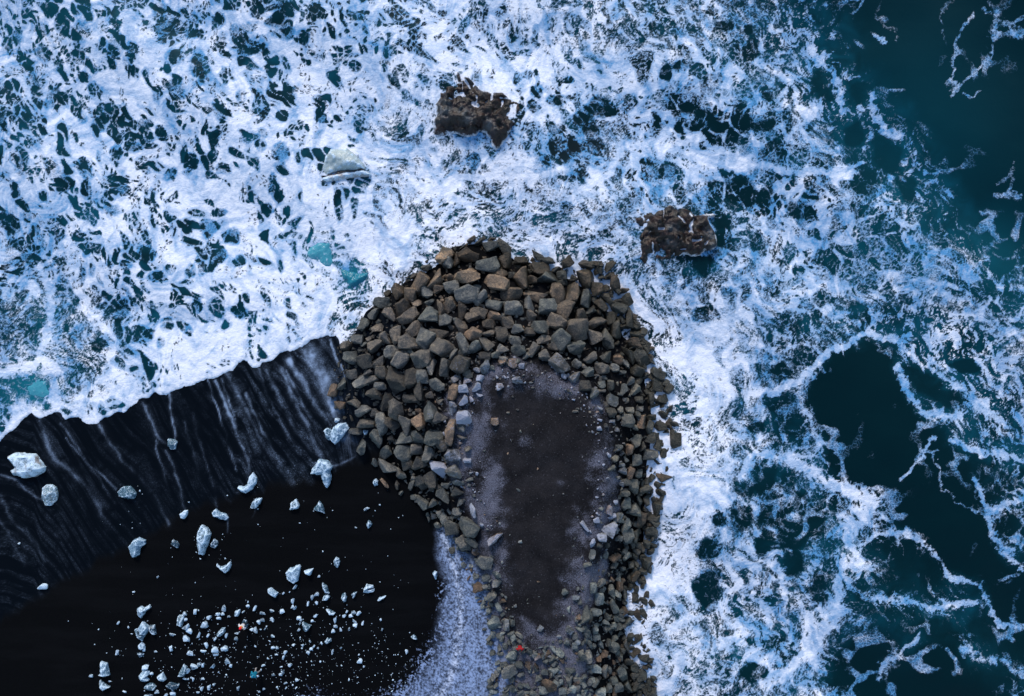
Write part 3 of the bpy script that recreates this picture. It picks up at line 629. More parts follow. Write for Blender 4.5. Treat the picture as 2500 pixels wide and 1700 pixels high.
# ------------------------------------------------------------------ breakwater boulders
def hash_noise3(co, f, seed):                # cheap smooth 3-d noise from three 2-d slices
    x, y, z = co[:, 0] * f, co[:, 1] * f, co[:, 2] * f
    return (fbm(x + 3.1 * seed, y + z * .7, seed, 3) + fbm(y - 1.7 * seed, z + x * .6, seed + 4, 3) + fbm(z + 5.3, x + y * .5 + seed, seed + 8, 3)) / 3
def boulder_mesh(name, seed, npt=15, bev=.085, flat=1.0, rough=.06, sub=1):
    r = random.Random(seed)
    bm = bmesh.new()
    for _ in range(npt):
        while True:
            v = Vector((r.uniform(-1, 1), r.uniform(-1, 1), r.uniform(-1, 1)))
            if .2 < v.length: break
        m = max(abs(v.x), abs(v.y), abs(v.z)); s = v.normalized()
        q = s.lerp(v / m, .45) * r.uniform(.80, 1.02)          # between a ball and a block
        bm.verts.new((q.x, q.y, q.z * flat))
    res = bmesh.ops.convex_hull(bm, input=bm.verts)
    bmesh.ops.delete(bm, geom=list({g for g in res['geom_interior'] + res['geom_unused'] if isinstance(g, bmesh.types.BMVert)}), context='VERTS')
    bmesh.ops.dissolve_limit(bm, angle_limit=math.radians(16), verts=bm.verts, edges=bm.edges)
    bmesh.ops.bevel(bm, geom=list(bm.edges), offset=bev, segments=2, profile=.5, affect='EDGES', clamp_overlap=True)
    bmesh.ops.triangulate(bm, faces=bm.faces)
    if sub:
        for lim in (.34, .24):
            long_e = [e for e in bm.edges if e.calc_length() > lim]
            bmesh.ops.subdivide_edges(bm, edges=long_e, cuts=1)
            bmesh.ops.triangulate(bm, faces=bm.faces)
    co = np.array([v.co for v in bm.verts]); no = np.array([v.normal for v in bm.verts])
    n = (hash_noise3(co, 1.6, seed % 5) - .5) * 2
    n2 = (hash_noise3(co, 3.6, (seed + 2) % 5) - .5) * 2
    n3 = .5 - np.abs(hash_noise3(co, 2.4, (seed + 1) % 5) - .5) * 5; n2 = n2 + np.clip(-n3, -.6, .4)
    co = co + no * (n * rough * 1.4 + n2 * rough)[:, None]
    mx = np.abs(co).max(0); co = co / mx                         # fills the unit box, so scale gives true half-sizes
    for v, c in zip(bm.verts, co): v.co = c
    me = bpy.data.meshes.new(name); bm.to_mesh(me); bm.free()
    for p_ in me.polygons: p_.use_smooth = True
    me.set_sharp_from_angle(angle=math.radians(24))
    return me

def rock_material(name, src):
    N = NT(name)
    g = N.n('ShaderNodeNewGeometry'); p = g.outputs['Position']
    if src == 'object':
        oi = N.n('ShaderNodeObjectInfo'); col, fr, rnd = oi.outputs['Color'], oi.outputs['Alpha'], oi.outputs['Random']
    else:
        at = N.n('ShaderNodeAttribute', attribute_name='stone_colour', attribute_type='GEOMETRY'); col, fr, rnd = at.outputs['Color'], at.outputs['Alpha'], .5
    n1 = N.noise(p, 1.3, 5, .62); n2 = N.noise(p, 6.5, 4, .7)
    c = N.mix(N.ss(n1, .32, .70), N.vm('MULTIPLY', col, (.42, .47, .55)), N.vm('MULTIPLY', col, (1.75, 1.56, 1.32)))
    c = N.mix(N.ss(n2, .36, .68, 0, .80), c, N.vm('MULTIPLY', col, (.34, .38, .44)))
    n3 = N.noise(p, 17., 3, .7)
    c = N.mix(N.ss(n3, .42, .60, 0, .55), c, N.vm('MULTIPLY', col, (.28, .30, .33)))
    c = N.mix(N.mul(N.ss(n3, .46, .34), .45), c, N.vm('MULTIPLY', col, (1.7, 1.55, 1.4)))
    vein = N.ss(N.math('ABSOLUTE', N.sub(N.noise(p, 1.8, 3, .6, dist=1.5), .5)), .035, .0, 0, .55)
    c = N.mix(vein, c, N.vm('MULTIPLY', col, (.30, .30, .32)))
    sx_ = N.n('ShaderNodeSeparateXYZ'); N.set(sx_.inputs[0], p)
    weed = N.mul(N.ss(N.add(sx_.outputs[2], N.mul(N.sub(n1, .5), 1.2)), 1.7, .45), .80)
    c = N.mix(weed, c, (.022, .020, .013))                        # wet, weed-darkened foot of the pile
    sn = N.n('ShaderNodeSeparateXYZ'); N.set(sn.inputs[0], g.outputs['Normal'])
    fm = N.add(N.add(N.mul(n2, .55), N.mul(n1, .5)), N.mul(fr, .62))
    fm = N.mul(N.ss(fm, .80, 1.06), N.mul(N.ss(sn.outputs[2], -.1, .55), N.ss(fr, .02, .2, 0, .8)))
    c = N.mix(fm, c, (.34, .37, .48))
    nb = N.bump(N.add(N.mul(n1, .55), N.mul(n2, .45)), 1.0, .34)
    return N.done(N.bsdf(c, N.lin(weed, 0, .6, .78, .38), nb, .35))
M_ROCK = rock_material('boulder_stone', 'object')
M_RUBBLE = rock_material('rubble_stone', 'attr')

B = []
B += rows('''1200,245,170,130,60 1225,290,120,120 1045,325,95,90 1310,270,130,65,85 1435,220,210,150,25 1505,100,100,70,70 1440,85,90,60,40 1605,150,150,85,10 1740,165,190,95,-55 1735,280,140,110,90 1565,315,220,130,10 1405,410,230,130,15 1255,420,90,70 1120,430,190,130,80 1665,470,230,130,-10 1690,385,130,80 1260,510,160,110,15 1400,570,220,160,20 1515,595,150,90,50 1160,520,110,90,20 985,470,190,130,60 950,410,110,70 800,545,150,130,80 895,580,140,115,90 1050,550,120,110 705,560,75,70 645,640,150,100,-10 830,700,160,140,40 715,760,150,110,90 965,650,110,80 1070,635,90,65 890,770,190,120,40 1055,755,190,150,-30 1160,690,150,100,-60 1245,670,130,130 1340,705,170,110,90 1505,730,150,90,-15 1635,660,150,90,-10 1660,750,150,130,45 1460,780,140,100,-25 1220,800,120,100 945,865,160,140,20 1330,850,140,140 1160,900,170,135,-20 1445,920,160,120,-20 1585,905,120,70,-5 1700,930,140,110,90 1575,1000,130,130 1590,830,110,90 770,920,170,100,90 610,880,120,100,60 495,840,120,90,70 600,740,130,90,20 680,965,130,100,90 1040,965,190,150,75 1195,1045,210,150,-25 1360,1015,190,120,-65 1475,1045,150,110,90 885,1000,180,150,10 605,1030,150,120,-10 745,1080,120,110 815,1140,180,130,60 1010,1135,190,150,25 1285,1120,140,75,85 1715,1060,110,100 1345,1185,170,160,70 1195,1205,160,110,85 1100,1215,150,100,70 620,1150,150,120,25 505,1150,150,130 440,960,110,90 350,1020,110,90 370,1125,130,120 775,1330,260,180,-65 905,1300,190,110,80 1020,1290,130,120 1135,1360,150,110,-15 560,1320,130,80 465,1360,190,140,75 1300,1310,90,80 1560,1210,130,80,75 1490,1235,80,55 1280,1425,160,85,80 980,1410,180,80,-80 590,1440,130,110 680,1500,180,150,60 910,1500,150,110,-30 300,1350,120,80,80 225,1430,140,75,75 390,1270,110,90 1475,1380,100,90 1510,1450,70,50 1375,1400,110,80 1360,1500,100,100 1685,1380,70,70 285,1540,100,80 520,1260,100,70 400,1535,120,90 640,1380,110,80 650,1255,120,110 920,1090,110,80 1410,1270,90,80 1560,1105,110,80 1650,1095,100,70 1720,1150,90,70 1620,1215,55,50 1780,1180,90,60 1080,1450,80,70 1395,1330,90,60 1520,1305,80,70 510,1010,90,50 545,960,70,50''', 750, 560, 3.59)
B += rows('''255,280,130,70 400,230,130,70,-40 490,290,120,90,-30 420,345,170,130 265,430,190,140,-75 365,445,100,80 175,400,80,70 480,445,180,140,20 655,300,110,90,30 810,310,150,80,-35 630,410,110,90 575,360,90,60 625,460,100,70 830,430,170,130,-70 920,530,130,130 725,440,80,80 1030,345,120,100,30 1075,480,150,90,-70 1000,440,60,60 580,560,190,130,-65 715,560,210,120,85 815,610,150,110,80 150,570,230,130 395,570,210,130,-10 190,700,170,140 345,665,150,110,-50 490,690,170,140 640,700,180,150,70 895,620,80,60,90 970,660,120,110,-50 1020,610,150,90,-10 1110,685,150,100,-20 1165,640,140,130 870,715,110,70 780,755,150,110,-70 325,765,150,130,90 140,815,120,110 570,815,180,120,-20 440,855,190,130,-25 735,870,200,200 920,830,170,110 1045,790,130,90,90 1195,800,140,90,90 1140,790,90,60,-60 1105,880,150,130,60 890,925,150,140,-40 1260,920,150,100,-35 1010,970,200,110,-80 235,880,110,100 335,900,110,80 205,975,130,80,-15 455,985,140,120 610,970,180,170,-45 755,1040,180,140,-20 560,1030,120,80 1245,1000,130,110 245,1060,130,110,20 370,1065,130,90,60 300,1110,70,70 465,1110,110,110 860,1120,120,110 1010,1120,120,100 1195,1100,170,100,-40 1310,1130,160,120,-60 600,1170,170,150,-45 1110,1140,100,90 1165,1180,110,70,-60 110,1150,110,60,25 180,1175,90,90 230,1160,60,60 265,1195,60,60 745,1180,90,90 965,1225,130,100 1075,1215,90,80 1265,1240,140,100,-20 1445,1260,150,90,-30 1455,1360,130,120,-20 1350,1280,90,70 850,1255,120,100 735,1300,120,100 820,1380,110,100 1210,1330,90,80 1295,1330,85,70 1245,1400,110,100 890,1440,100,100 1060,1500,130,100,-30 1160,1420,130,70,90 1290,1490,80,70 1150,1250,70,50 960,1360,80,70 1040,1370,100,70,90 965,1415,80,35 1365,1420,70,60 1380,1380,60,60 1400,1480,110,80,90 225,1320,100,70 70,1380,80,70 635,1290,60,60 1450,1500,90,60,90 1350,1010,50,40''', 1200, 560, 3.59)
B += rows('''385,165,140,110 495,180,90,90 550,270,190,110,-75 620,265,150,140,15 670,150,190,140,-65 755,280,190,130,-80 865,255,140,110,-70 980,155,190,130,60 1055,225,130,110 1150,125,140,105,90 1265,220,130,130 1145,335,230,90,85 1240,310,80,80 1245,385,100,50 1010,375,180,150,60 875,400,160,110,-70 735,400,160,130,-20 850,500,120,100 1075,450,130,110 730,510,160,140,-20 490,410,170,120,80 310,335,130,60 410,265,150,80 575,525,130,120 370,465,130,110,-60 630,400,70,70 480,595,110,60,-60 610,640,200,120,-10 770,620,160,100,-75 880,620,140,130 950,540,140,95,70 1165,550,150,130,30 1045,660,200,120,-35 1180,690,130,120 975,760,180,120,-80 890,780,150,90,-75 730,710,110,100,45 570,790,110,35,-55 680,805,90,40,90 810,800,110,50,70 720,880,50,45 905,945,150,90,-75 985,960,90,80 830,910,70,50 1080,915,170,110,-80 1210,870,110,90 1215,785,110,60 1110,800,90,80 1230,960,70,70 1200,1040,90,80 1345,1030,130,55,-70 950,1090,90,45,90 1030,1160,65,60 1095,1100,110,70,-70 1165,1185,130,130 1310,1175,190,150,-20 1275,1330,170,110,-50 1340,1295,120,90,-40 1365,1385,75,75 1440,1480,150,110,-15 1520,1290,190,60,30 1165,1375,80,60 1350,900,30,30 1380,705,30,30 1295,590,80,40 1300,490,70,60 1420,1150,35,35 1530,250,80,70''', 780, 960, 3.59)
B += rows('''1045,170,100,90 1130,145,80,70 1300,135,75,55 1190,245,120,110 1330,250,120,110,30 1405,210,90,60 1275,185,70,60 1475,290,110,90 1490,185,90,80 1580,255,100,60,-35 1590,400,140,110,90 1385,310,140,70,70 1270,415,120,110 1400,400,120,90,60 1460,440,130,80,90 1260,305,55,55 950,130,60,60 945,310,50,45 1000,285,40,40 1100,320,50,50 1055,245,60,35 1210,150,80,70 1115,470,75,65 1205,495,100,70,90 1385,530,130,120 1320,470,90,70,90 1500,510,110,80,90 1085,575,90,70 1140,530,50,50 1020,540,60,50 1270,600,120,90,90 1440,600,120,90,90 1050,655,70,60 1140,625,55,55 1150,680,80,80 1215,700,120,65,70 1290,700,80,70 1370,770,80,70 1490,720,140,95 1245,825,140,95,90 1345,850,110,100 1460,860,110,80 1180,780,100,70 1165,870,90,80 1435,1000,130,120,40 1350,940,110,65,90 1285,940,80,80 1450,930,80,60 1250,1030,130,120 1180,960,110,90,90 1410,1095,120,80 1080,955,60,50 1030,1030,90,65,90 1050,1080,90,60 1115,1090,100,90 1170,1150,140,100,60 1310,1110,150,80,75 1030,1190,150,140 1390,1205,130,110,90 1190,1260,130,110,90 1270,1230,90,70,90 965,1260,90,80 885,1320,90,55,90 920,1110,70,60 820,1165,110,40,-50 1010,1330,60,60 1280,1340,80,80 1350,1310,80,80 945,1330,50,50 880,1420,100,50,70 1350,1465,100,90,90 1000,1420,80,60,90 1075,1445,120,80,20 1180,1440,110,70,90 1245,1430,80,80 1215,1505,70,70 1080,1510,80,70 1150,1550,60,60 1280,1560,60,60 840,1500,80,40,20''', 1200, 960, 3.59)
B += rows('''665,400,75,65 755,370,80,70 595,480,110,90,50 765,445,90,60 720,550,110,80,75 815,600,60,40 775,650,85,50,-70 697,685,45,40 735,795,130,110,70 840,800,110,70,90 895,790,70,50,90 725,890,70,50,90 650,850,40,35 960,900,90,40,-35 870,965,80,30,-60 825,985,50,45 890,1080,110,70,45 950,1155,75,65 870,1215,130,110 900,1285,65,55 755,1340,70,45,90 790,1060,60,40 1200,1330,150,120 1165,1385,90,80 1080,1400,70,60 975,1400,80,60 920,1370,60,40 970,1240,70,40,30 1110,1090,80,60 1190,1045,60,60 1240,1100,90,60 1120,1275,80,60 1265,1195,110,70 1180,1220,70,60 1340,1380,80,60 1425,1370,80,70 1395,1290,90,70,90 1450,1285,55,50 1520,1265,65,50 1610,1315,100,80,30 1525,1390,70,40 1670,1400,100,80 1400,1210,100,50 1525,730,160,130,90 1600,485,100,70,90 1670,440,90,80 1655,580,110,90,90 1620,690,100,90 1530,870,110,90,90 1615,855,80,60,90 1630,910,80,50 1510,975,70,45,90 1550,955,60,35,90 1605,990,50,50 1665,985,90,60,90 1490,1080,100,90 1560,1085,110,70,90 1660,1100,70,60 1610,1215,120,110,-30 1700,1210,100,70,90 1455,570,70,40 1468,500,50,30,90 1390,670,55,35,90 1140,840,60,50,60 1760,500,90,60,90 1830,470,100,60,90 1790,640,130,90,90 1870,540,110,60,90 1945,560,110,90,90 1930,690,80,80 1865,690,80,80 1975,490,80,50,90 2020,580,80,60 1970,380,110,90,60 1835,400,110,70,90 2025,700,120,90,90 1900,770,100,90 1820,820,90,70 1810,760,60,60 1720,740,80,80 1725,830,70,60 1840,880,60,50 1930,910,100,70,90 1990,900,140,90,90 2060,850,90,70,90 2060,960,60,60 1780,1000,100,90 1890,1000,150,60,90 1960,1060,90,80 2040,1080,90,80 1830,1080,90,70,90 1910,1130,90,70 1960,1180,90,90 1850,1230,150,80,-75 1780,1290,90,80 2020,1230,100,100 1820,1360,100,90 1900,1350,120,80,90 1970,1370,100,80,90 2050,1350,110,90,90 1740,1360,90,60,90 2110,1240,60,50 2100,1370,120,80,90 1735,970,80,50,90 1705,1060,70,70 2080,720,60,60''', 1000, 1300, 3.575)
rr = random.Random(15)
for _ in range(150):
    x_, y_ = rr.uniform(1195, 1440), rr.uniform(1500, 1710)
    if y_ > 1500 + abs(x_ - 1310) * -.9 + 95: B.append((x_, y_, rr.uniform(9, 24), rr.uniform(8, 18), rr.uniform(-90, 90)))
for _ in range(80):
    y_ = rr.uniform(1120, 1720); B.append((rr.uniform(1490, 1590) + 25 * float(sstep(1300, 1100, y_)), y_, rr.uniform(13, 26), rr.uniform(11, 18), rr.uniform(-90, 90)))
for _ in range(60):
    t_ = rr.random(); B.append((1100 + 110 * t_ + rr.uniform(-22, 30), 1250 + 280 * t_, rr.uniform(8, 18), rr.uniform(7, 13), rr.uniform(-90, 90)))
EDGE_ = np.array(pts('600,1415 650,1485 720,1530 800,1566 880,1604 950,1634 1060,1648 1200,1626 1300,1604 1400,1586 1500,1584 1620,1594 1720,1602'))
for _ in range(150):
    y_ = rr.uniform(620, 1720); B.append((float(np.interp(y_, EDGE_[:, 0], EDGE_[:, 1])) - rr.uniform(2, 46), y_, rr.uniform(15, 30), rr.uniform(12, 22), rr.uniform(-90, 90)))
# the pile goes on below the lower edge of the photograph
rr = random.Random(5)
for _ in range(46):
    B.append((rr.uniform(1250, 1600), rr.uniform(1705, 1830), rr.uniform(16, 32), rr.uniform(14, 26), rr.uniform(-90, 90)))
for _ in range(46):
    x_ = rr.uniform(1380, 1605); B.append((x_, rr.uniform(1400, 1830), rr.uniform(13, 24), rr.uniform(12, 19), rr.uniform(-90, 90)))

breakwater = empty('breakwater', (0, 0, 0))
tag(breakwater, 'rounded breakwater of brown and grey boulders with a bare gravel top', 'breakwater')
PROTO = [boulder_mesh('boulder', 100 + i, npt=rr.choice((11, 13, 15, 18)), rough=.085) for i in range(26)]
for m_ in PROTO: m_.materials.append(M_ROCK)
def stone_colour(px, py, r):
    warm = float(sstep(900, 620, py)); cold = float(sstep(1050, 1500, py))  # warm light on the head, cold on the stem, put into the stone colour
    base = np.array((.118, .112, .102)) * (1 - warm) + np.array((.170, .124, .086)) * warm
    base = base * (1 - cold) + np.array((.150, .172, .172)) * cold
    if px > 1480: base = base * .5 + np.array((.085, .090, .076)) * .5
    t = r.random()
    if t < .08: base = np.array((.21, .150, .108)) * (1 - .45 * cold)
    elif t < .26: base = base * .55
    elif t < .40: base = np.array((.150, .155, .150))
    elif t < .58: base = np.array((.105, .115, .112))
    elif t < .68: base = base * 1.5
    return base * r.uniform(.85, 1.20) * 1.22
def stone_frost(px, py, r):
    d = -float(poly_sd(np.array(px * 1.0), np.array(py * 1.0), PLATEAU_PX))
    f = math.exp(-max(d, 0) / 75.0) * (.35 + .65 * float(sstep(760, 900, py)))
    f = f * r.uniform(.25, 1.15) * (1 - .5 * float(sstep(1250, 1500, py)))
    if abs(px - (780 + 1045 / 3.59)) < 4 and abs(py - (960 + 660 / 3.59)) < 4: f = 1.25
    return min(f, 1.3)
B.sort(key=lambda b: -b[2] * b[3])
rb = random.Random(31)
stuff_list = []
placed = []
for i, (px, py, a, b, t) in enumerate(B):
    hx, hy = a / 2 / PPM, b / 2 / PPM
    hz = (hx * hy) ** .5 * rb.uniform(.95, 1.30)
    x, y, z = on_ground(px, py, hz * .45)
    k = (H - z - hz) / H
    g_ = 1.02 + .10 * min(1, max(0, (a + b) / 2 - 20) / 12); hx *= k * g_; hy *= k * g_
    zc = z + hz * rb.uniform(.20, .42)
    dj_ = float(poly_sd(np.array(x), np.array(y), TOE))
    if px > 880 and z < .6: zc = max(zc, .12 + hz * rb.uniform(-.15, .15))
    tilt = (rb.uniform(-.22, .22), rb.uniform(-.22, .22))
    c = stone_colour(px, py, rb); f = stone_frost(px, py, rb)
    placed.append((px, py, (a + b) / 4))
    rec = (x, y, zc, hx, hy, hz, math.radians(t), tilt, c, f, rb.randrange(len(PROTO)), rb.random() < .5)
    if i < 300:
        o = obj('boulder', PROTO[rec[10]], None, breakwater, (x, y, zc), None, None)
        o.rotation_euler = (tilt[0], tilt[1], math.radians(t) + (math.pi if rec[11] else 0))
        o.scale = (hx, hy, hz); o.color = (*c, f)
    else: stuff_list.append(rec)
# small stones filling the gaps of the pile
SMALL = [boulder_mesh('rubble_seed', 300 + i, npt=9, bev=.10, rough=.02, sub=0) for i in range(8)]
rr2 = np.random.RandomState(3)
ring_sd_p = lambda px, py: -poly_sd(px, py, PLATEAU_PX)
TOE_A = pts('1200,1760 1190,1600 1180,1480 1130,1380 1075,1290 1000,1205 955,1125 895,1080 870,1040 830,1018 802,960 828,830 872,742 962,678 1012,624 1082,580 1200,566 1330,595 1438,626 1505,694 1553,803 1602,884 1635,955 1655,1060 1630,1200 1608,1300 1590,1400 1590,1500 1600,1620 1605,1760')
cand = rr2.rand(9000, 2) * np.array([900, 1220]) + np.array([780, 560])
tin = poly_sd(cand[:, 0], cand[:, 1], TOE_A); pout = ring_sd_p(cand[:, 0], cand[:, 1])
PA = np.array(placed)
n_small = 0
for (px, py), ti_, po_ in zip(cand, tin, pout):
    if ti_ < 2 or n_small > 2300: continue
    if po_ < -6 and not (py > 1560 or po_ > -26): continue
    if py > 1300 and px < 1215: 
        if rr2.rand() < .85: continue
    cov = np.min(np.hypot(PA[:, 0] - px, PA[:, 1] - py) / PA[:, 2])
    near = po_ < 30
    if cov < .62: continue
    if near and rr2.rand() < .35: continue
    s = rr2.gamma(3., 1.9) + 3.0
    if near: s = rr2.gamma(2.2, 1.5) + 2.0
    s = min(s, 17) / 2 / PPM
    hx, hy = s * rr2.uniform(.9, 1.4), s * rr2.uniform(.7, 1.0); hz = s * rr2.uniform(.6, .9)
    x, y, z = on_ground(px, py)
    c = stone_colour(px, py, rb); f = stone_frost(px, py, rb)
    lift = .0 if not near else .04
    stuff_list.append((x, y, z + hz * (.10 if not near else .35) + rr2.rand() * lift, hx, hy, hz, rr2.uniform(-3, 3), (rr2.uniform(-.4, .4), rr2.uniform(-.4, .4)), c, f, -1 - rr2.randint(8), False))
    n_small += 1
# gravel-top pebbles
for _ in range(420):
    px, py = rr2.uniform(1120, 1480), rr2.uniform(900, 1690)
    d_ = float(poly_sd(np.array(px), np.array(py), PLATEAU_PX))
    if d_ < 2 or rr2.rand() < sstep(10, 70, np.array(d_)) * .82: continue
    s = (rr2.gamma(2., 1.3) + 1.6) / 2 / PPM
    x, y, z = on_ground(px, py)
    stuff_list.append((x, y, z + s * .25, s * 1.2, s, s * .7, rr2.uniform(-3, 3), (0, 0), stone_colour(px, py, rb) * 1.25, stone_frost(px, py, rb) * .6, -1 - rr2.randint(8), False))
def join_records(name, recs, mats, parent, seeds_big, seeds_small):
    V, F, C = [], [], []; base = 0
    cache = {}
    def arrays(me):
        if me.name not in cache:
            me.calc_loop_triangles()
            co = np.zeros(len(me.vertices) * 3); me.vertices.foreach_get('co', co)
            tr = np.zeros(len(me.loop_triangles) * 3, np.int32); me.loop_triangles.foreach_get('vertices', tr)
            cache[me.name] = (co.reshape(-1, 3), tr.reshape(-1, 3))
        return cache[me.name]
    for (x, y, z, hx, hy, hz, t, tilt, c, f, k, flip) in recs:
        co, tr = arrays(seeds_big[k] if k >= 0 else seeds_small[-1 - k])
        R = np.array((Matrix.Rotation(t, 3, 'Z') @ Matrix.Rotation(tilt[1], 3, 'Y') @ Matrix.Rotation(tilt[0], 3, 'X')))
        V.append((co * np.array((hx, hy, hz))) @ R.T + np.array((x, y, z))); F.append(tr + base); base += len(co)
        C.append(np.tile(np.array((*c, f), np.float32), (len(co), 1)))
    V = np.concatenate(V); F = np.concatenate(F); C = np.concatenate(C)
    me = bpy.data.meshes.new(name)
    me.vertices.add(len(V)); me.vertices.foreach_set('co', V.astype(np.float32).reshape(-1))
    me.loops.add(F.size); me.loops.foreach_set('vertex_index', F.astype(np.int32).reshape(-1))
    me.polygons.add(len(F)); me.polygons.foreach_set('loop_start', np.arange(0, F.size, 3, dtype=np.int32)); me.polygons.foreach_set('loop_total', np.full(len(F), 3, np.int32))
    me.update(calc_edges=True)
    at = me.attributes.new('stone_colour', 'FLOAT_COLOR', 'POINT'); at.data.foreach_set('color', C.reshape(-1))
    o = obj(name, me, mats, parent); return o
rub = join_records('rubble', stuff_list, M_RUBBLE, breakwater, PROTO, SMALL); tag(rub, kind='stuff')

# ------------------------------------------------------------------ dark rocks standing in the surf
def surf_rock_material():
    N = NT('wet_weedy_rock')
    p = N.pos(); n1 = N.noise(p, 1.1, 6, .65); n2 = N.noise(p, 5.5, 4, .7)
    zz = N.n('ShaderNodeSeparateXYZ'); N.set(zz.inputs[0], N.n('ShaderNodeTexCoord').outputs['Object'])
    c = N.mix(N.ss(n1, .35, .68), (.002, .0013, .0015), (.026, .0085, .0055))
    c = N.mix(N.ss(n2, .45, .75, 0, .6), c, (.016, .018, .009))
    wash = N.attr('wash')                                          # thin water sheeting off
    c = N.mix(N.mul(wash, N.ss(N.noise(p, 1.7, 4, .6), .35, .7, .1, .8)), c, (.12, .135, .15))
    fo = N.attr('foam')
    f = N.ss(N.add(fo, N.mul(N.sub(n2, .5), .6)), .42, .66)
    c = N.mix(N.mul(f, .85), c, (.62, .67, .77))
    nb = N.bump(N.add(N.mul(n1, .6), N.mul(n2, .4)), .8, .25)
    return N.done(N.bsdf(c, N.lin(f, 0, 1, .33, .8), nb, .4))
M_SURF = surf_rock_material()
def surf_rock(outline, chans, washes, top, label, seed, dips):
    mx_ = sum(q[0] for q in outline) / len(outline); my_ = sum(q[1] for q in outline) / len(outline)
    outline = [(mx_ + (a - mx_) * 1.10, my_ + (b - my_) * 1.10) for a, b in outline]
    P = [W(a, b, 0.8) for a, b in outline]
    xs, ys = [q[0] for q in P], [q[1] for q in P]
    cx, cy = (min(xs) + max(xs)) / 2, (min(ys) + max(ys)) / 2
    X, Y = np.meshgrid(np.arange(min(xs) - .9, max(xs) + .9, .085), np.arange(min(ys) - .9, max(ys) + .9, .085))
    wob = (fbm(X * .9, Y * .9, seed, 4) - .5) * .55
    sd = poly_sd(X, Y, P) + wob
    rid = 1 - np.abs(2 * fbm(X * .33, Y * .33, seed + 2, 5) - 1) * 2.2
    Z = top * (1 - np.exp(-np.clip(sd, 0, None) / .42)) * (.50 + .5 * rid) + (fbm(X * 1.3, Y * 1.3, seed + 4, 4) - .5) * 1.25 * sstep(0, .5, sd)
    Z = np.where(sd > 0, Z, sd * 2.2) - .05
    px, py = PX(X, Y, .8)
    foam_, wash_ = np.zeros(X.shape), np.zeros(X.shape)
    wb = (fbm(X * 2.1, Y * 2.1, seed + 1, 3) - .5) * 7
    for s_, w_ in chans:
        Q = pts(s_, *dips); d = np.full(X.shape, 1e9)
        for a, b in zip(Q[:-1], Q[1:]):
            dd, _ = seg_dist(px + wb, py + wb * .6, *a, *b); d = np.minimum(d, dd)
        k = np.exp(-(d / (w_ * .95)) ** 2) * np.clip(.45 + 1.4 * (fbm(X * 1.4, Y * 1.4, seed + 3, 3) - .3), 0, 1); foam_ = np.maximum(foam_, k); Z = Z * (1 - .55 * k) + .12 * k
    for s_, w_ in washes:
        Q = pts(s_, *dips)
        for a in Q: wash_ = np.maximum(wash_, np.exp(-((px - a[0]) ** 2 + (py - a[1]) ** 2) / w_ ** 2))
    foam_ = np.maximum(foam_, sstep(.75, .02, sd) * .62 * (fbm(X * 1.2, Y * 1.2, seed, 3) + .45))
    me, used = grid_mesh('surf_rock', X - cx, Y - cy, Z, keep=sd > -.5)
    vattr(me, 'foam', foam_, used); vattr(me, 'wash', wash_, used)
    o = obj('surf_rock', me, M_SURF, None, (cx, cy, 0)); tag(o, label, 'rock', 'dark rocks standing in the surf')
    return o
Z5 = (1050, 160, 7.524); Z6 = (1530, 490, 9.296)
surf_rock(pts('500,130 570,150 600,290 640,230 720,250 800,300 900,400 1010,450 1120,470 1290,490 1400,570 1620,690 1600,800 1540,960 1440,1180 1380,1330 1260,1450 1170,1500 1080,1420 1060,1310 960,1210 900,1180 850,1240 680,1260 570,1230 440,1190 300,1210 130,1180 90,990 150,880 150,690 210,560 210,480 300,480 310,400 430,330 500,310 480,220', *Z5),
  [('600,90 600,220 700,340 760,460 840,560 860,640 830,720', 4.0), ('790,690 880,760', 6.5), ('600,330 590,440', 2.0), ('1130,450 1130,570 1140,620', 4.5), ('340,590 380,600', 3.6), ('1290,580 1450,600', 2.6), ('1030,690 1060,660', 2.5), ('480,300 600,310', 2.4)],
  [('230,760 240,900 320,800 660,880 700,1000', 16), ('1080,1090 1120,1160 760,1000', 12), ('420,820 560,860 1540,850', 9)], 1.55,
  'jagged dark rock with a pointed lower tip, farthest out in the foam', 1, Z5)
surf_rock(pts('200,250 340,240 540,230 720,190 840,170 900,140 1000,110 1180,150 1290,150 1400,200 1510,270 1560,320 1640,320 1800,300 1960,330 1960,380 1850,420 1880,520 1940,600 1990,740 2050,860 2030,1000 1960,1100 1750,1120 1640,1190 1430,1210 1300,1200 1160,1280 1000,1300 860,1320 660,1280 600,1190 560,1290 500,1380 340,1280 370,1150 340,980 290,760 240,560 200,420', *Z6),
  [('860,90 870,230 830,420 810,500', 2.6), ('490,730 560,680', 4.0), ('560,770 590,900 580,1020 640,1160 600,1290', 4.4), ('720,650 840,640', 4.8), ('1180,350 1260,420 1310,490', 4.0), ('1480,300 1560,420 1460,560 1470,680 1580,820 1560,900', 5.0), ('1500,900 1640,880', 5.5), ('1420,690 1430,700', 3.6), ('1760,980 1840,930', 3.2), ('1660,810 1680,830', 3.0), ('1090,1190 1110,1270', 2.4), ('720,990 760,1010', 2.5), ('1250,1110 1440,1110', 2.4), ('1150,820 1160,860', 2.2)],
  [('1960,800 1980,900 1960,1000 1880,700', 13), ('980,620 1100,620 420,480', 10), ('1040,960 960,960', 8)], 1.35,
  'squarish dark brown rock veined with foam, nearer the right shore of boulders', 4, Z6)

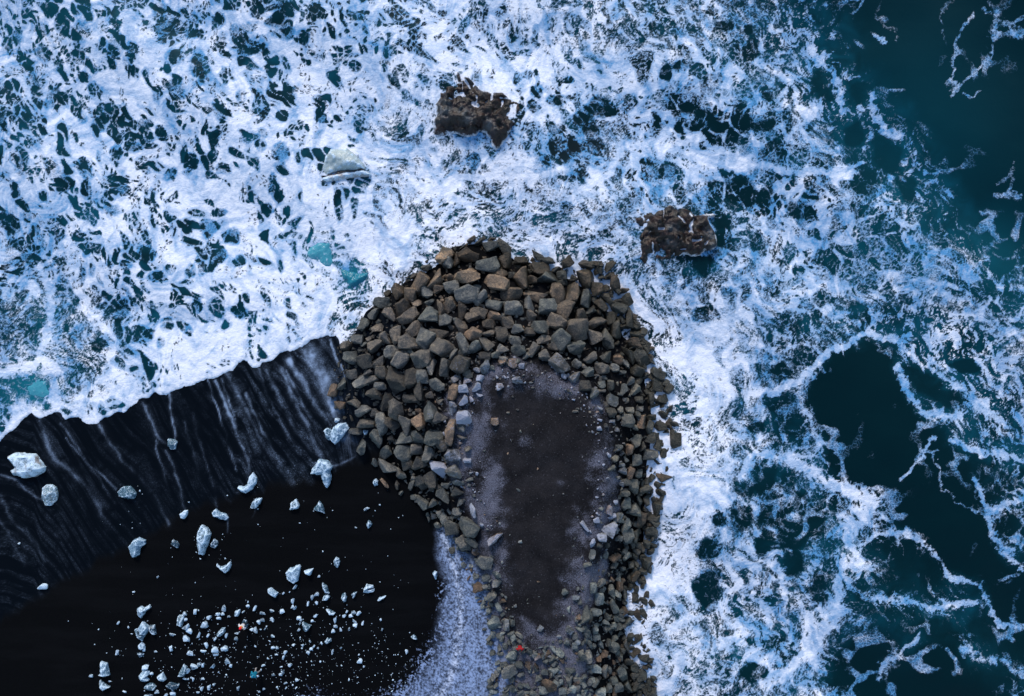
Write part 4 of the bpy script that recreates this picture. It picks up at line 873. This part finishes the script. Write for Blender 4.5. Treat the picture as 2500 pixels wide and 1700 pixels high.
# ------------------------------------------------------------------ ice
def ice_material(name, clear, tint_, brown_=0.0, crack=.28):
    N = NT(name)
    p = N.n('ShaderNodeTexCoord').outputs['Object']; oi = N.n('ShaderNodeObjectInfo')
    q = N.vm('ADD', p, N.vm('SCALE', (11., 7., 3.), oi.outputs['Random']))
    n1 = N.noise(q, 2.3, 5, .62); n2 = N.noise(q, 8., 4, .7)
    cr = N.vor(N.vm('ADD', q, N.vm('SCALE', N.noise(q, 2., 3, .6, 'Color'), .5)), 3.2, 'DISTANCE_TO_EDGE', 'Distance', dims='3D')
    pt = N.n('ShaderNodeNewGeometry').outputs['Pointiness']
    white = N.add(N.add(N.mul(n1, .70), N.mul(n2, .40)), N.add(N.ss(pt, .50, .58, -.06, .34), N.ss(cr, .07, .0, 0, crack)))
    white = N.ss(N.add(white, N.mul(N.sub(oi.outputs['Random'], .5), .24)), .46 + clear, .78 + clear)
    c = N.mix(white, tint_, (.52, .66, .80))
    if brown_: 
        m = N.n('ShaderNodeMapping'); N.set(m.inputs['Vector'], p); m.inputs['Scale'].default_value = (1.1, .22, 1)
        c = N.mix(N.ss(N.noise(m.outputs[0], 1.4, 4, .6), .50, .66, 0, brown_), c, (.13, .085, .06))
    nb = N.bump(N.add(N.mul(n1, .5), n2), .5, .08)
    return N.done(N.bsdf(c, N.lin(white, 0, 1, .12, .45), nb, .5, IOR=1.31))
M_ICE = ice_material('pale_ice', .07, (.050, .105, .15))
M_ICEC = ice_material('clear_ice', .20, (.022, .050, .080))
M_ICEW = ice_material('white_ice', -.03, (.12, .21, .30))
M_ICEB = ice_material('dirty_ice', -.05, (.13, .20, .24), .75)
def ice_poly(outline, h, seed, name='ice_chunk', mat=None, base_z=None, sink=.10, facets=6, dome=False):
    """a lump with the given outline (photo px): steep sides, crown cut by a few flat faces"""
    r = random.Random(seed)
    cpx = sum(q[0] for q in outline) / len(outline); cpy = sum(q[1] for q in outline) / len(outline)
    if base_z is None: x0, y0, z0 = on_ground(cpx, cpy, h * .35)
    else: z0 = base_z; x0, y0 = W(cpx, cpy, z0 + h * .35)
    L = [(a_ - x0, b_ - y0) for a_, b_ in (W(a, b, z0 + h * .35) for a, b in outline)]
    xs, ys = [q[0] for q in L], [q[1] for q in L]; size = max(max(xs) - min(xs), max(ys) - min(ys))
    st = max(.055, size / 34)
    X, Y = np.meshgrid(np.arange(min(xs) - 2 * st, max(xs) + 2.01 * st, st), np.arange(min(ys) - 2 * st, max(ys) + 2.01 * st, st))
    sd = poly_sd(X, Y, L) + (fbm(X * 2.2 + seed, Y * 2.2, seed % 7, 3) - .5) * .16
    Z = h * (.25 + .95 * (1 - np.exp(-np.clip(sd, 0, None) / (.16 * size)))) 
    if dome: Z = h * (.16 + .95 * (1 - np.exp(-np.clip(sd, 0, None) / (.20 * size)))) + (fbm(X * .9 + seed, Y * .9, seed % 7, 3) - .5) * .35 * h
    for _ in range(facets):
        an = r.uniform(0, 6.28); g = r.uniform(.15, .75) * h / (.5 * size)
        Z = np.minimum(Z, h * r.uniform(.72, 1.05) - g * (X * math.cos(an) + Y * math.sin(an)))
    Z = np.maximum(Z, -.3 if dome else .16 * h) + (fbm(X * 1.6 + 5 * seed, Y * 1.6, (seed + 3) % 7, 4) - .5) * .28 * h + (fbm(X * 5 + 5 * seed, Y * 5, (seed + 2) % 7, 3) - .5) * .10 * h
    Z = np.where(sd > 0, Z, np.maximum(-sink - .25, sd / st * (h * .45)))
    me, _ = grid_mesh(name, X, Y, Z, keep=sd > -st * 1.3)
    me.set_sharp_from_angle(angle=math.radians(34))
    return obj(name, me, mat or M_ICE, None, (x0, y0, z0))
A3, A4, A5, A6 = (0, 1000, 3.95), (450, 1000, 3.95), (200, 1350, 4.513), (650, 1350, 4.513)
def sea_level(px, py):
    x, y = W(px, py); j = int(np.clip(np.searchsorted(sy, y), 0, len(sy) - 1)); i = int(np.clip(np.searchsorted(sx, x), 0, len(sx) - 1)); return float(SZ[j, i])
# bergs in the surf
G_S = 'ice blocks washed by the surf'
def berg(s_, org, h, seed, mat, label, cat='ice block', name='ice_block', facets=0):
    P = pts(s_, *org); cx_ = sum(q[0] for q in P) / len(P); cy_ = sum(q[1] for q in P) / len(P)
    o = ice_poly(P, h, seed, name, mat, sea_level(cx_, cy_) - (.12 if facets else .26), sink=.5, facets=facets, dome=facets == 0); tag(o, label, cat, G_S); return o
ZI = (650, 300, 3.511)
wedge = berg('545,225 690,215 760,270 830,345 840,390 820,400 700,410 640,415 560,440 470,455 480,380 500,290', ZI, 1.5, 3, ice_material('grey_glacier_ice', .10, (.34, .41, .42), 0, .1), 'big pale grey wedge of ice with a brown stripe, ringed by foam', facets=2)
q = pts('470,462 640,425 820,402 880,435 700,470 520,508 480,495', *ZI)
lip = ice_poly(q, .75, 9, 'lower_ledge', ice_material('brown_streaked_ice', .06, (.36, .36, .37), 0, .05), sea_level(830, 430), sink=.5)
lip.parent = wedge; lip.location = Vector(lip.location) - Vector(wedge.location)
q = pts('468,452 560,440 640,412 720,406 822,392 822,402 700,418 560,452 470,464', *ZI)
N_ = NT('brown_ash_band'); M_ASH = N_.done(N_.bsdf(N_.mix(N_.noise(N_.pos(), 5, 4, .6), (.05, .04, .035), (.13, .10, .085)), .7))
band = ice_poly(q, 1.0, 10, 'ash_band', M_ASH, sea_level(830, 425), sink=.5); band.parent = wedge; band.location = Vector(band.location) - Vector(wedge.location)
M_TQ = ice_material('turquoise_ice', .17, (.050, .270, .350), 0, 0.0); M_TQ2 = ice_material('deep_turquoise_ice', .22, (.012, .165, .235), 0, 0.0)
berg('335,1130 370,1060 440,1010 540,965 600,975 645,1020 600,1040 590,1100 605,1180 580,1250 500,1270 440,1200 370,1200', ZI, .55, 5, M_TQ, 'turquoise slab of ice awash left of the boulder point, the upper of two')
berg('625,1240 700,1265 770,1285 890,1270 880,1330 840,1380 790,1410 720,1425 680,1390 640,1320', ZI, .8, 6, M_TQ2, 'deep turquoise rounded ice block beside the boulder point, the lower of two')
berg('165,1150 230,1110 280,1090 340,1100 380,1180 400,1230 330,1290 250,1280 180,1240', (0, 544, 2.905), .35, 8, M_TQ, 'turquoise ice patch under the breaking wave at the left edge')
big = ice_poly(pts('50,460 130,420 320,435 365,500 425,560 410,610 340,650 230,670 120,640 90,590 140,560', *A3), 1.3, 21, 'ice_block', M_ICEB)
tag(big, 'largest stranded ice block, pale with a brown streak, at the left edge of the wash', 'ice block')
lens = ice_poly(pts('405,760 440,730 490,730 530,760 550,820 540,880 490,935 430,930 395,860', *A3), .8, 22, 'ice_block', M_ICEB)
tag(lens, 'oval brownish glassy ice block with a white rim, trailing a foam line', 'ice block')
G_B = 'ice chunks stranded on the black sand'
BIGICE = [
 ('1125,800 1160,760 1200,740 1250,740 1280,770 1315,810 1290,865 1200,865 1140,840', A3, .7, M_ICE, 'spiky ice chunk with dark hollows, in the streaked wash below the largest block'),
 ('1615,290 1670,285 1700,315 1690,385 1650,385 1610,350', A3, .6, M_ICE, 'small ice chunk capped with a foam heap, at the end of two foam streaks'),
 ('1730,1010 1775,975 1810,970 1805,1020 1770,1060 1740,1050', A3, .5, M_ICEW, 'small white egg-shaped ice lump at the tip of a thin foam streak'),
 ('1230,1330 1275,1265 1330,1240 1395,1265 1395,1300 1345,1345 1340,1400 1270,1440 1255,1390', A3, .8, M_ICEW, 'white hourglass-shaped ice chunk at the edge of the wet sand'),
 ('1640,1300 1665,1260 1710,1275 1725,1310 1715,1340 1680,1325', A3, .4, M_ICEC, 'small dark clear ice chunk left of the tall standing ice chunk'),
 ('500,760 520,735 570,745 600,720 620,650 655,610 690,660 690,720 650,770 590,815 540,800', A4, .7, M_ICEW, 'crescent-shaped white ice chunk at the end of a long foam streak'),
 ('630,950 650,890 690,860 742,860 735,900 700,945 650,962', A4, .6, M_ICE, 'leaf-shaped ice chunk just below the crescent-shaped one'),
 ('255,1000 300,965 345,1000 390,1005 422,1045 400,1072 330,1055 270,1035', A4, .6, M_ICEW, 'lumpy elongated white ice chunk left of the leaf-shaped one'),
 ('155,1120 215,1150 250,1200 225,1300 180,1410 135,1400 120,1330 115,1240 125,1170', A4, 1.1, M_ICE, 'tall glassy carrot-shaped ice chunk, longest on the dry sand'),
 ('250,1290 285,1250 320,1270 320,1310 290,1340 250,1325', A4, .5, M_ICEC, 'small glassy ice cube right beside the carrot-shaped chunk'),
 ('305,1490 340,1520 400,1500 440,1470 450,1500 430,1560 395,1580 340,1545 310,1515', A4, .6, M_ICE, 'bird-shaped ice chunk with a small wing, above the scattered ice field'),
 ('1075,860 1110,930 1090,960 1045,975 1010,970 1020,910', A4, .6, M_ICE, 'heart-shaped ice chunk alone on black sand left of the triangular one'),
 ('1295,890 1335,930 1357,1012 1300,990 1245,970', A4, .6, M_ICE, 'triangular ice chunk alone on black sand below the forked one'),
 ('1290,480 1380,500 1430,560 1400,600 1415,640 1400,720 1370,765 1335,720 1310,640 1215,625 1230,570', A4, 1.0, M_ICEW, 'large forked ice chunk with a pointed lower spike at the waterline'),
 ('1430,170 1480,140 1555,130 1585,180 1540,240 1490,310 1450,340 1400,290 1410,220', A4, .9, M_ICEW, 'white spread ice chunk half buried in foam against the boulders'),
 ('1335,200 1370,180 1420,195 1430,240 1400,300 1370,280 1345,240', A4, .7, M_ICE, 'knobbly grey ice lump touching the foam-buried white chunk'),
 ('1718,200 1775,200 1760,240 1735,252', A4, .4, M_ICEW, 'small white ice shard lodged between boulders at the waterline'),
 ('1435,1460 1460,1425 1490,1440 1500,1470 1490,1500 1475,1525 1440,1500', A4, .5, M_ICE, 'ragged star-shaped ice chunk right of the fan-shaped ice slab'),
 ('1755,1110 1775,1070 1808,1105 1790,1135 1770,1155', A4, .45, M_ICE, 'kite-shaped ice chunk alone on black sand near the boulder foot'),
 ('1820,690 1845,670 1870,690 1865,730 1835,740 1818,715', A4, .4, M_ICE, 'round ice lump close to a sliver of rock at the boulder foot'),
 ('605,620 640,590 680,605 740,575 757,605 690,660 650,720 610,680', A5, .7, M_ICE, 'T-shaped ice chunk at the upper left of the ice field'),
 ('655,765 725,810 730,860 700,910 640,900 620,830', A5, .9, M_ICEW, 'tall bright ice chunk at the head of the leftmost ice cluster'),
 ('575,850 618,842 636,905 690,915 665,985 600,940', A5, .6, M_ICE, 'bluish ice chunk tucked under the tall bright one'),
 ('735,810 790,805 815,905 770,895 740,860', A5, .6, M_ICEC, 'grey triangular ice chunk touching the right of the tall bright one'),
 ('605,1020 650,985 680,1020 690,1060 650,1075 620,1060', A5, .6, M_ICEW, 'bright shell-like ice chunk at the tail of the leftmost ice cluster'),
 ('595,1110 640,1100 690,1110 670,1150 630,1160', A5, .35, M_ICEC, 'dark clear ice plate below the shell-like chunk'),
 ('190,1200 265,1230 275,1300 305,1360 235,1370 170,1355 205,1320', A5, .9, M_ICEW, 'boot-shaped white ice chunk at the lower left of the ice field'),
 ('185,1415 300,1485 225,1530 190,1480', A5, .7, M_ICE, 'pointed triangular ice chunk below the boot-shaped one'),
 ('620,1360 660,1310 735,1310 735,1350 705,1375 730,1410 665,1425 625,1390', A5, .8, M_ICEW, 'chunky white ice block with a side notch in the lower ice field'),
 ('820,1370 885,1320 905,1370 930,1400 895,1425 850,1405', A5, .7, M_ICEW, 'angular white ice chunk right of the notched block'),
 ('680,1485 710,1445 770,1440 812,1480 790,1518 720,1515', A5, .7, M_ICE, 'smooth loaf-shaped ice chunk near the lower edge of the picture'),
 ('1110,1230 1155,1270 1150,1330 1110,1365 1045,1370', A5, .8, M_ICE, 'speckled shark-fin ice chunk in the lower ice field'),
 ('920,1465 960,1430 1010,1440 1072,1450 1060,1490 1000,1530 950,1500', A5, .6, M_ICEC, 'broken crumbly ice chunk near the lower edge of the picture'),
 ('1040,740 1055,695 1110,695 1115,750 1095,820 1045,800', A5, .7, M_ICE, 'upright oblong ice chunk leading the middle of the ice field'),
 ('1480,895 1530,825 1575,830 1570,880 1530,925 1490,920', A5, .8, M_ICE, 'large tilted ice chunk left of the red-hatted person'),
 ('1675,705 1680,650 1735,632 1742,660 1720,700', A5, .6, M_ICEW, 'square white ice block above the red-hatted person'),
 ('1745,790 1775,740 1810,745 1835,790 1820,830 1770,825', A5, .45, M_ICEC, 'dull clear ice block the red-hatted person stands against'),
 ('200,225 250,180 360,137 378,165 360,220 345,310 300,348 230,290', A6, 1.0, M_ICEW, 'fan-shaped ice slab, biggest in the ice field, with layered bands'),
 ('403,205 460,190 523,170 505,215 480,255 430,240', A6, .7, M_ICEW, 'tooth-shaped ice chunk right beside the fan-shaped slab'),
 ('10,405 45,390 90,415 135,440 100,500 50,470 15,440', A6, .6, M_ICEW, 'heart-shaped lumpy ice chunk below left of the fan-shaped slab'),
 ('615,335 655,360 680,420 690,450 650,440 615,390', A6, .6, M_ICE, 'slender leaf of ice pointing up, right of the fan-shaped slab'),
 ('612,530 635,475 680,458 702,490 670,520', A6, .6, M_ICE, 'ice chunk under the slender leaf of ice'),
 ('820,500 835,460 865,445 883,490 875,535 840,530', A6, .6, M_ICE, 'rounded ice chunk left of the two-layered one'),
 ('935,465 965,440 998,432 980,480 955,500', A6, .5, M_ICE, 'small wedge of ice just left of the two-layered chunk'),
 ('1065,400 1100,355 1170,365 1175,385 1130,400 1185,405 1180,435 1120,450 1070,445', A6, .7, M_ICE, 'two-layered ice chunk at the upper right of the ice field'),
 ('1230,530 1250,490 1315,478 1295,510 1265,528', A6, .45, M_ICEW, 'narrow bright ice shard right of the two-layered chunk'),
 ('395,770 450,800 500,800 460,860 425,872 400,840', A6, .7, M_ICE, 'spiked ice chunk in the centre of a tight cluster'),
 ('657,630 700,635 762,665 740,695 690,690', A6, .6, M_ICE, 'slanting grey ice chunk in the right half of the ice field'),
 ('1828,235 1850,205 1883,210 1882,270 1868,305 1850,280', A6, .6, M_ICEW, 'wedge of white ice against the speckled frost edge'),
 ('1592,930 1625,905 1650,925 1665,965 1620,950', A6, .45, M_ICE, 'lone ice chip near the speckled frost edge, lower right of the field'),
 ('635,980 665,945 705,950 715,975 690,1000 650,1005', A6, .6, M_ICE, 'dome-shaped ice chunk at the lower right of the ice field'),
]
LANDMARK = []
def short_name(lab):
    cut = len(lab)
    for w_ in (' with ', ' at ', ' in ', ' left ', ' right ', ' below ', ' under ', ' near ', ',', ' touching', ' tucked', ' just', ' alone', ' lodged', ' close', ' against', ' beside', ' leading', ' the ', ' capped', ' half', ' above', ' pointing'):
        i = lab.find(w_)
        if 0 < i < cut: cut = i
    return lab[:cut]
for k_, (s_, org, h, m_, lab) in enumerate(BIGICE):
    P_ = pts(s_, *org); o = ice_poly(P_, h, 40 + k_, 'ice_chunk', m_); tag(o, lab, 'ice chunk', G_B)
    LANDMARK.append((sum(q[0] for q in P_) / len(P_), sum(q[1] for q in P_) / len(P_), short_name(lab)))
# smaller pieces: shared meshes, one object each
SM5 = rows('''835,265,34,20,40 570,432,35,22 398,768,50,45 685,1065,35,45 390,1097,62,42,85 100,1355,55,35 310,1412,35,22 472,1540,45,45 700,1265,75,70 770,1330,40,35 830,1535,55,45 740,1570,110,50 920,1565,70,60 1005,1550,65,50 975,1065,95,66,60 815,1085,35,25 1140,672,60,50,-60 1240,655,90,66,40 1150,810,90,62,60 1185,860,80,60,-20 1145,735,40,40 1160,945,100,75,-50 1287,900,80,38,80 1350,790,85,80 1380,908,60,55 1405,705,65,60 1000,895,75,35 1200,1105,75,55,-30 1170,1310,80,48,65 1240,1245,85,75 1295,1230,60,50 1330,1235,50,35,80 1340,1095,70,55 1370,1020,75,42,-70 1470,1070,80,75 1475,1128,70,35 1575,1055,80,65 1460,945,60,55 1570,612,80,62,70 1505,672,70,50,-10 1555,675,40,40 1510,720,55,35 1780,650,46,20,35 1590,910,60,35,80 1610,1190,75,60,-30 1640,1245,45,35,80 1450,1255,55,42,50 1135,1398,45,42 1225,1395,55,30,90 1335,1385,40,30 1320,1495,50,40,80 1398,1480,60,40,80 1458,1447,38,36 1280,1545,40,35 1920,855,85,48,-75 1950,765,55,42,-50 1990,740,60,40 1995,665,70,34,-20 1905,610,70,32,70 1700,945,45,45 1705,888,55,25 1830,585,45,35 1825,540,30,28 2015,835,36,34 1720,1490,50,34,80 2005,1500,32,30 1870,845,45,40 1620,700,32,28 1970,850,28,24 1955,1530,26,24 2000,1240,50,25,20''', *A5)
SM6 = rows('''580,258,34,30 325,380,65,42,60 180,445,50,35 255,430,26,24 555,455,60,45 505,490,60,42,60 290,530,65,40,90 290,595,50,40,50 325,610,55,40,60 555,552,45,35,-60 460,560,60,25,85 65,635,55,40 180,640,56,54 65,735,65,40,-60 545,690,65,40,25 765,740,70,44,-80 880,645,50,40 862,690,50,45 965,655,50,45 935,690,45,42 1020,665,62,42,50 975,750,60,35,-20 980,797,55,50 1065,775,60,30,70 910,845,66,36,55 765,810,50,42 740,865,45,45 820,845,50,25,-70 360,720,55,50 385,735,40,38 365,775,45,42 350,845,65,40 510,752,38,32 75,915,50,32,-15 610,1000,50,35,80 460,1085,65,48,-70 520,1025,45,40 485,975,40,28,-60 405,1015,38,35 300,1015,35,30 1270,840,45,40 1545,1090,55,35,-75 1030,1190,65,56 265,1230,55,50 185,1310,70,40,60 215,1435,50,22,20 160,1340,40,36 80,1340,36,34 75,1045,50,35 125,1045,50,38,-50 210,1095,50,38,60 190,1150,60,28,70 115,1122,40,20 730,1090,65,26,85 1020,1122,26,18,30 340,1395,40,38 215,1485,36,34 120,1480,24,22 825,1050,28,20,40 495,1060,40,40 570,1050,26,24''', *A6)
SM4 = rows('''1760,955,60,28,20 1655,1138,22,20 1887,920,20,18 1841,974,14,14 1475,105,55,55 710,960,14,14''', *A4) + [(105, 1432, 26, 15, 0), (47, 1327, 6, 6, 0), (105, 1432, 12, 10, 0)]
IPROTO = [boulder_mesh('small_ice', 500 + i, npt=10 + i % 4, bev=.12, rough=.05, sub=0) for i in range(10)]
ICE_SM = {}
for mi, m_ in enumerate((M_ICE, M_ICEC, M_ICEW)):
    for pi, me in enumerate(IPROTO):
        c_ = me.copy(); c_.materials.clear(); c_.materials.append(m_); ICE_SM[mi, pi] = c_
LANDMARK += [(1270, 1580, 'red-jacketed person'), (625, 1640, 'teal-clad person'), (61, 1137, 'largest stranded ice block'), (120, 1210, 'oval brownish ice block')]
ri = random.Random(77)
FRAG = []
for group, recs_ in (('ice fragments, left half of the field', SM5), ('ice fragments, right half of the field', SM6), ('ice pieces lying apart', SM4)):
    for rec in recs_:
        px, py, a, b, t = rec
        hx, hy = a / 2 / PPM * .97, b / 2 / PPM * .97; hz = min(hx, hy) * ri.uniform(.7, 1.1)
        x, y, z = on_ground(px, py, hz * .4); k = (H - z) / H
        tone = ri.choice((0, 0, 1, 1, 2))
        o = obj('ice_fragment', ICE_SM[tone, ri.randrange(10)], None, None, (x, y, z + hz * .55))
        o.scale = (hx * k, hy * k, hz); o.rotation_euler = (ri.uniform(-.25, .25), ri.uniform(-.25, .25), math.radians(t))
        d_, lx, ly, nm = min((math.hypot(px - q[0], py - q[1]), q[0], q[1], q[2]) for q in LANDMARK)
        dx, dy = px - lx, py - ly
        way = ('right of' if dx > 0 else 'left of') if abs(dx) > abs(dy) else ('below' if dy > 0 else 'above')
        shape = 'slender' if max(a, b) > 1.65 * min(a, b) else ('tiny' if max(a, b) < 8.5 else 'rounded')
        FRAG.append([o, d_, (shape, ('pale', 'glassy', 'white')[tone], way, nm), group])
ORD = ('nearest', 'second', 'third', 'fourth', 'fifth', 'sixth', 'seventh', 'eighth', 'ninth', 'tenth')
seen_ = {}
for f_ in sorted(FRAG, key=lambda q: q[1]):
    shape, tone, way, nm = f_[2]; n_ = seen_.get((way, nm), 0); seen_[(way, nm)] = n_ + 1
    f_.append(n_)
for o, d_, (shape, tone, way, nm), group, n_ in FRAG:
    many = seen_[(way, nm)] > 1
    tag(o, '%s %s ice fragment, %s%s the %s' % (shape, tone, (ORD[min(n_, 9)] + ' one ' if many else 'just '), way, nm), 'ice fragment', group)
# ice crumbs, past counting
recs = []
rc = np.random.RandomState(9)
for _ in range(950):
    t = rc.rand()
    if t < .45: px, py = rc.normal(640, 150), rc.normal(1600, 70)
    elif t < .8: px, py = rc.uniform(450, 1020), rc.normal(1640, 60)
    else: px, py = rc.uniform(250, 1000), rc.uniform(1180, 1700)
    if py > 1760 or py < 1150 or px > 1040: continue
    s = min(rc.gamma(1.3, .8) + .5, 5) / 2 / PPM
    x, y, z = on_ground(px, py)
    recs.append((x, y, z + s * .3, s * rc.uniform(.9, 1.5), s, s * .8, rc.uniform(-3, 3), (0, 0), (.4, .5, .6), 0, -1 - rc.randint(8), False))
crumbs = join_records('ice_crumbs', recs, M_ICE, None, PROTO, SMALL)
tag(crumbs, 'fine ice crumbs sprinkled over the black sand', 'ice crumbs', kind='stuff')

# ------------------------------------------------------------------ people
def plain(name, col, rough=.75):
    N = NT(name); n = N.noise(N.n('ShaderNodeTexCoord').outputs['Object'], 14, 3, .6)
    return N.done(N.bsdf(N.mix(n, tuple(c * .75 for c in col), tuple(min(1, c * 1.2) for c in col)), rough, None, .25))
M_SKIN = plain('skin', (.50, .30, .22), .55)
def person(px, py, face, label, jacket, trousers, shoes, hat, pose, hair=None, scarf=None, lift=0.0):
    """one skinned body, z up, facing +Y before turning; feet on the ground at the pixel"""
    x, y, z = on_ground(px, py); z += lift
    J = pose
    me0 = bpy.data.meshes.new('person'); names = list(J['v'])
    idx = {n: i for i, n in enumerate(names)}
    me0.from_pydata([J['v'][n][:3] for n in names], [(idx[a], idx[b]) for a, b in J['e']], [])
    o = bpy.data.objects.new('person', me0); COL.objects.link(o)
    md = o.modifiers.new('skin', 'SKIN'); md.use_smooth_shade = True
    for n in names:
        r = J['v'][n][3]; rr_ = r if isinstance(r, tuple) else (r, r)
        sv = me0.skin_vertices[0].data[idx[n]]; sv.radius = rr_; sv.use_root = (n == 'pelvis')
    o.modifiers.new('sub', 'SUBSURF').levels = 2; o.modifiers['sub'].render_levels = 2
    dg = bpy.context.evaluated_depsgraph_get(); dg.update()
    me = bpy.data.meshes.new_from_object(o.evaluated_get(dg)); o.modifiers.clear(); o.data = me; me.name = 'person'
    me.materials.clear()
    for m_ in (jacket, trousers, shoes, M_SKIN): me.materials.append(m_)
    co = J['v']
    def near(p, keys): return min((Vector(co[k][:3]) - p).length for k in keys)
    g_sk = ('hand_l', 'hand_r', 'head', 'crown', 'chin', 'palm_l', 'palm_r'); g_tr = ('knee_l', 'knee_r', 'ankle_l', 'ankle_r', 'thigh_l', 'thigh_r'); g_sh = ('toe_l', 'toe_r', 'heel_l', 'heel_r')
    g_ja = ('pelvis', 'waist', 'chest', 'sh_l', 'sh_r', 'elb_l', 'elb_r', 'wr_l', 'wr_r', 'neck')
    for p_ in me.polygons:
        c = Vector(p_.center); d = [near(c, [k for k in g if k in co]) for g in (g_ja, g_tr, g_sh, g_sk)]
        p_.material_index = d.index(min(d)); p_.use_smooth = True
    o.location = (x, y, z); o.rotation_euler = (0, 0, face)
    tag(o, label, 'person')
    hd = Vector(co['crown'][:3])
    if hat is not None:
        bm = bmesh.new(); bmesh.ops.create_uvsphere(bm, u_segments=20, v_segments=12, radius=.125)
        for v in bm.verts:
            if v.co.z < -.01: v.co.z = -.01 + (v.co.z + .01) * .35
            v.co.x *= .92; v.co.y *= 1.06
        bmesh.ops.translate(bm, verts=bm.verts, vec=hd + Vector((0, -.012, .0)))
        hm = bpy.data.meshes.new('hat'); bm.to_mesh(hm); bm.free()
        for p_ in hm.polygons: p_.use_smooth = True
        obj('hat', hm, hat, o)
    if scarf is not None:
        bm = bmesh.new(); R_, r_ = .115, .05; nk = Vector(co['neck'][:3])
        ring = []
        for i in range(20):
            a = i / 20 * 2 * math.pi; row = []
            for j in range(8):
                b = j / 8 * 2 * math.pi; row.append(bm.verts.new(nk + Vector(((R_ + r_ * math.cos(b)) * math.cos(a), (R_ + r_ * math.cos(b)) * math.sin(a) - .02, .02 + r_ * math.sin(b) * 1.2))))
            ring.append(row)
        for i in range(20):
            for j in range(8): bm.faces.new((ring[i][j], ring[(i + 1) % 20][j], ring[(i + 1) % 20][(j + 1) % 8], ring[i][(j + 1) % 8]))
        sm_ = bpy.data.meshes.new('scarf'); bm.to_mesh(sm_); bm.free()
        for p_ in sm_.polygons: p_.use_smooth = True
        obj('scarf', sm_, scarf, o)
    return o
def pose(spread=.16, bend=0.0, hand_l=(-.16, .34, 1.10), hand_r=(.16, .34, 1.10), elb=(.34, .10, 1.08), stride=.0, puff=1.0):
    f = bend
    v = dict(pelvis=(0, 0, .95, (.15 * puff, .12 * puff)), waist=(0, f * .12, 1.10, (.15 * puff, .12 * puff)), chest=(0, f * .35, 1.33, (.185 * puff, .135 * puff)), neck=(0, f * .52, 1.50, .07), chin=(0, f * .62 + .02, 1.58, (.085, .095)), crown=(0, f * .72 + .015, 1.68, (.082, .10)))
    e = [('pelvis', 'waist'), ('waist', 'chest'), ('chest', 'neck'), ('neck', 'chin'), ('chin', 'crown')]
    for s, n, hh in ((-1, 'l', hand_l), (1, 'r', hand_r)):
        st = stride * s
        v['thigh_' + n] = (s * .10, st * .15, .80, .095); v['knee_' + n] = (s * (.07 + spread * .4), .03 + st * .5, .50, .068); v['ankle_' + n] = (s * (.06 + spread * .7), -.02 + st, .10, .048); v['toe_' + n] = (s * (.08 + spread * .75), .17 + st, .045, (.048, .04))
        e += [('pelvis', 'thigh_' + n), ('thigh_' + n, 'knee_' + n), ('knee_' + n, 'ankle_' + n), ('ankle_' + n, 'toe_' + n)]
        v['sh_' + n] = (s * .21, f * .40, 1.42, .078 * puff); v['elb_' + n] = (s * elb[0], f * .4 + elb[1], elb[2], .058 * puff); v['wr_' + n] = (hh[0], hh[1], hh[2], .044 * puff)
        q = Vector(hh) - Vector((s * elb[0], f * .4 + elb[1], elb[2])); q.normalize()
        v['palm_' + n] = (hh[0] + q.x * .07, hh[1] + q.y * .07, hh[2] + q.z * .07, (.040, .022)); e += [('chest', 'sh_' + n), ('sh_' + n, 'elb_' + n), ('elb_' + n, 'wr_' + n), ('wr_' + n, 'palm_' + n)]
        side = Vector((-s * q.y, s * q.x, 0)).normalized() if q.xy.length > .05 else Vector((1, 0, 0))
        P0 = Vector(v['palm_' + n][:3])
        for k, (off, ln) in enumerate(((-.030, .060), (-.010, .075), (.011, .070), (.031, .055))):
            a = P0 + side * off + q * (.02 + ln * .55) + Vector((0, 0, -.006)); b = a + q * ln * .4 + Vector((0, 0, -.028))
            v['fk%d_' % k + n] = (*a, .0095); v['ft%d_' % k + n] = (*b, .0080)
            e += [('palm_' + n, 'fk%d_' % k + n), ('fk%d_' % k + n, 'ft%d_' % k + n)]
        t1 = Vector(v['wr_' + n][:3]).lerp(P0, .5) - side * .05 * s + q * .01; t2 = t1 + q * .045 - side * .012 * s
        v['th_' + n] = (*t1, .0105); v['tt_' + n] = (*t2, .0085); e += [('palm_' + n, 'th_' + n), ('th_' + n, 'tt_' + n)]
    return {'v': v, 'e': e}
M_TEAL = plain('teal_jacket', (.006, .17, .27)); M_BEIGE = plain('beige_trousers', (.30, .28, .28)); M_PALE = plain('pale_boots', (.50, .48, .48)); M_DARK = plain('dark_trousers', (.012, .012, .016))
M_RED = plain('red_jacket', (.26, .008, .012)); M_HAIR = plain('dark_hat', (.02, .016, .016)); M_WHITE = plain('white_jacket', (.62, .62, .66)); M_REDH = plain('red_wool', (.80, .008, .03)); M_ORANGE = plain('orange_scarf', (.75, .32, .07)); M_THAT = plain('teal_hood', (.008, .20, .33))
person(632, 1633, math.radians(128), 'person in a teal jacket and hood, pale trousers, hands raised in front, among the ice', M_TEAL, M_BEIGE, M_PALE, M_THAT, pose(.22, .15, (-.10, .36, 1.28), (.10, .36, 1.30), (.36, .06, 1.14), .10, 1.1))
person(1269, 1570, math.radians(180), 'person in a red jacket and dark trousers standing on the breakwater boulders', M_RED, M_DARK, M_DARK, M_HAIR, pose(.10, .12, (-.14, .32, 1.12), (.13, .30, 1.06), (.35, .08, 1.10), .06, 1.22))
person(602, 1518, math.radians(150), 'person in a white jacket, red hat and orange scarf beside a clear ice block', M_WHITE, M_DARK, M_DARK, M_REDH, pose(.10, .10, (-.30, .24, 1.05), (.30, .24, 1.05), (.36, .0, 1.12), .08, 1.2), scarf=M_ORANGE)
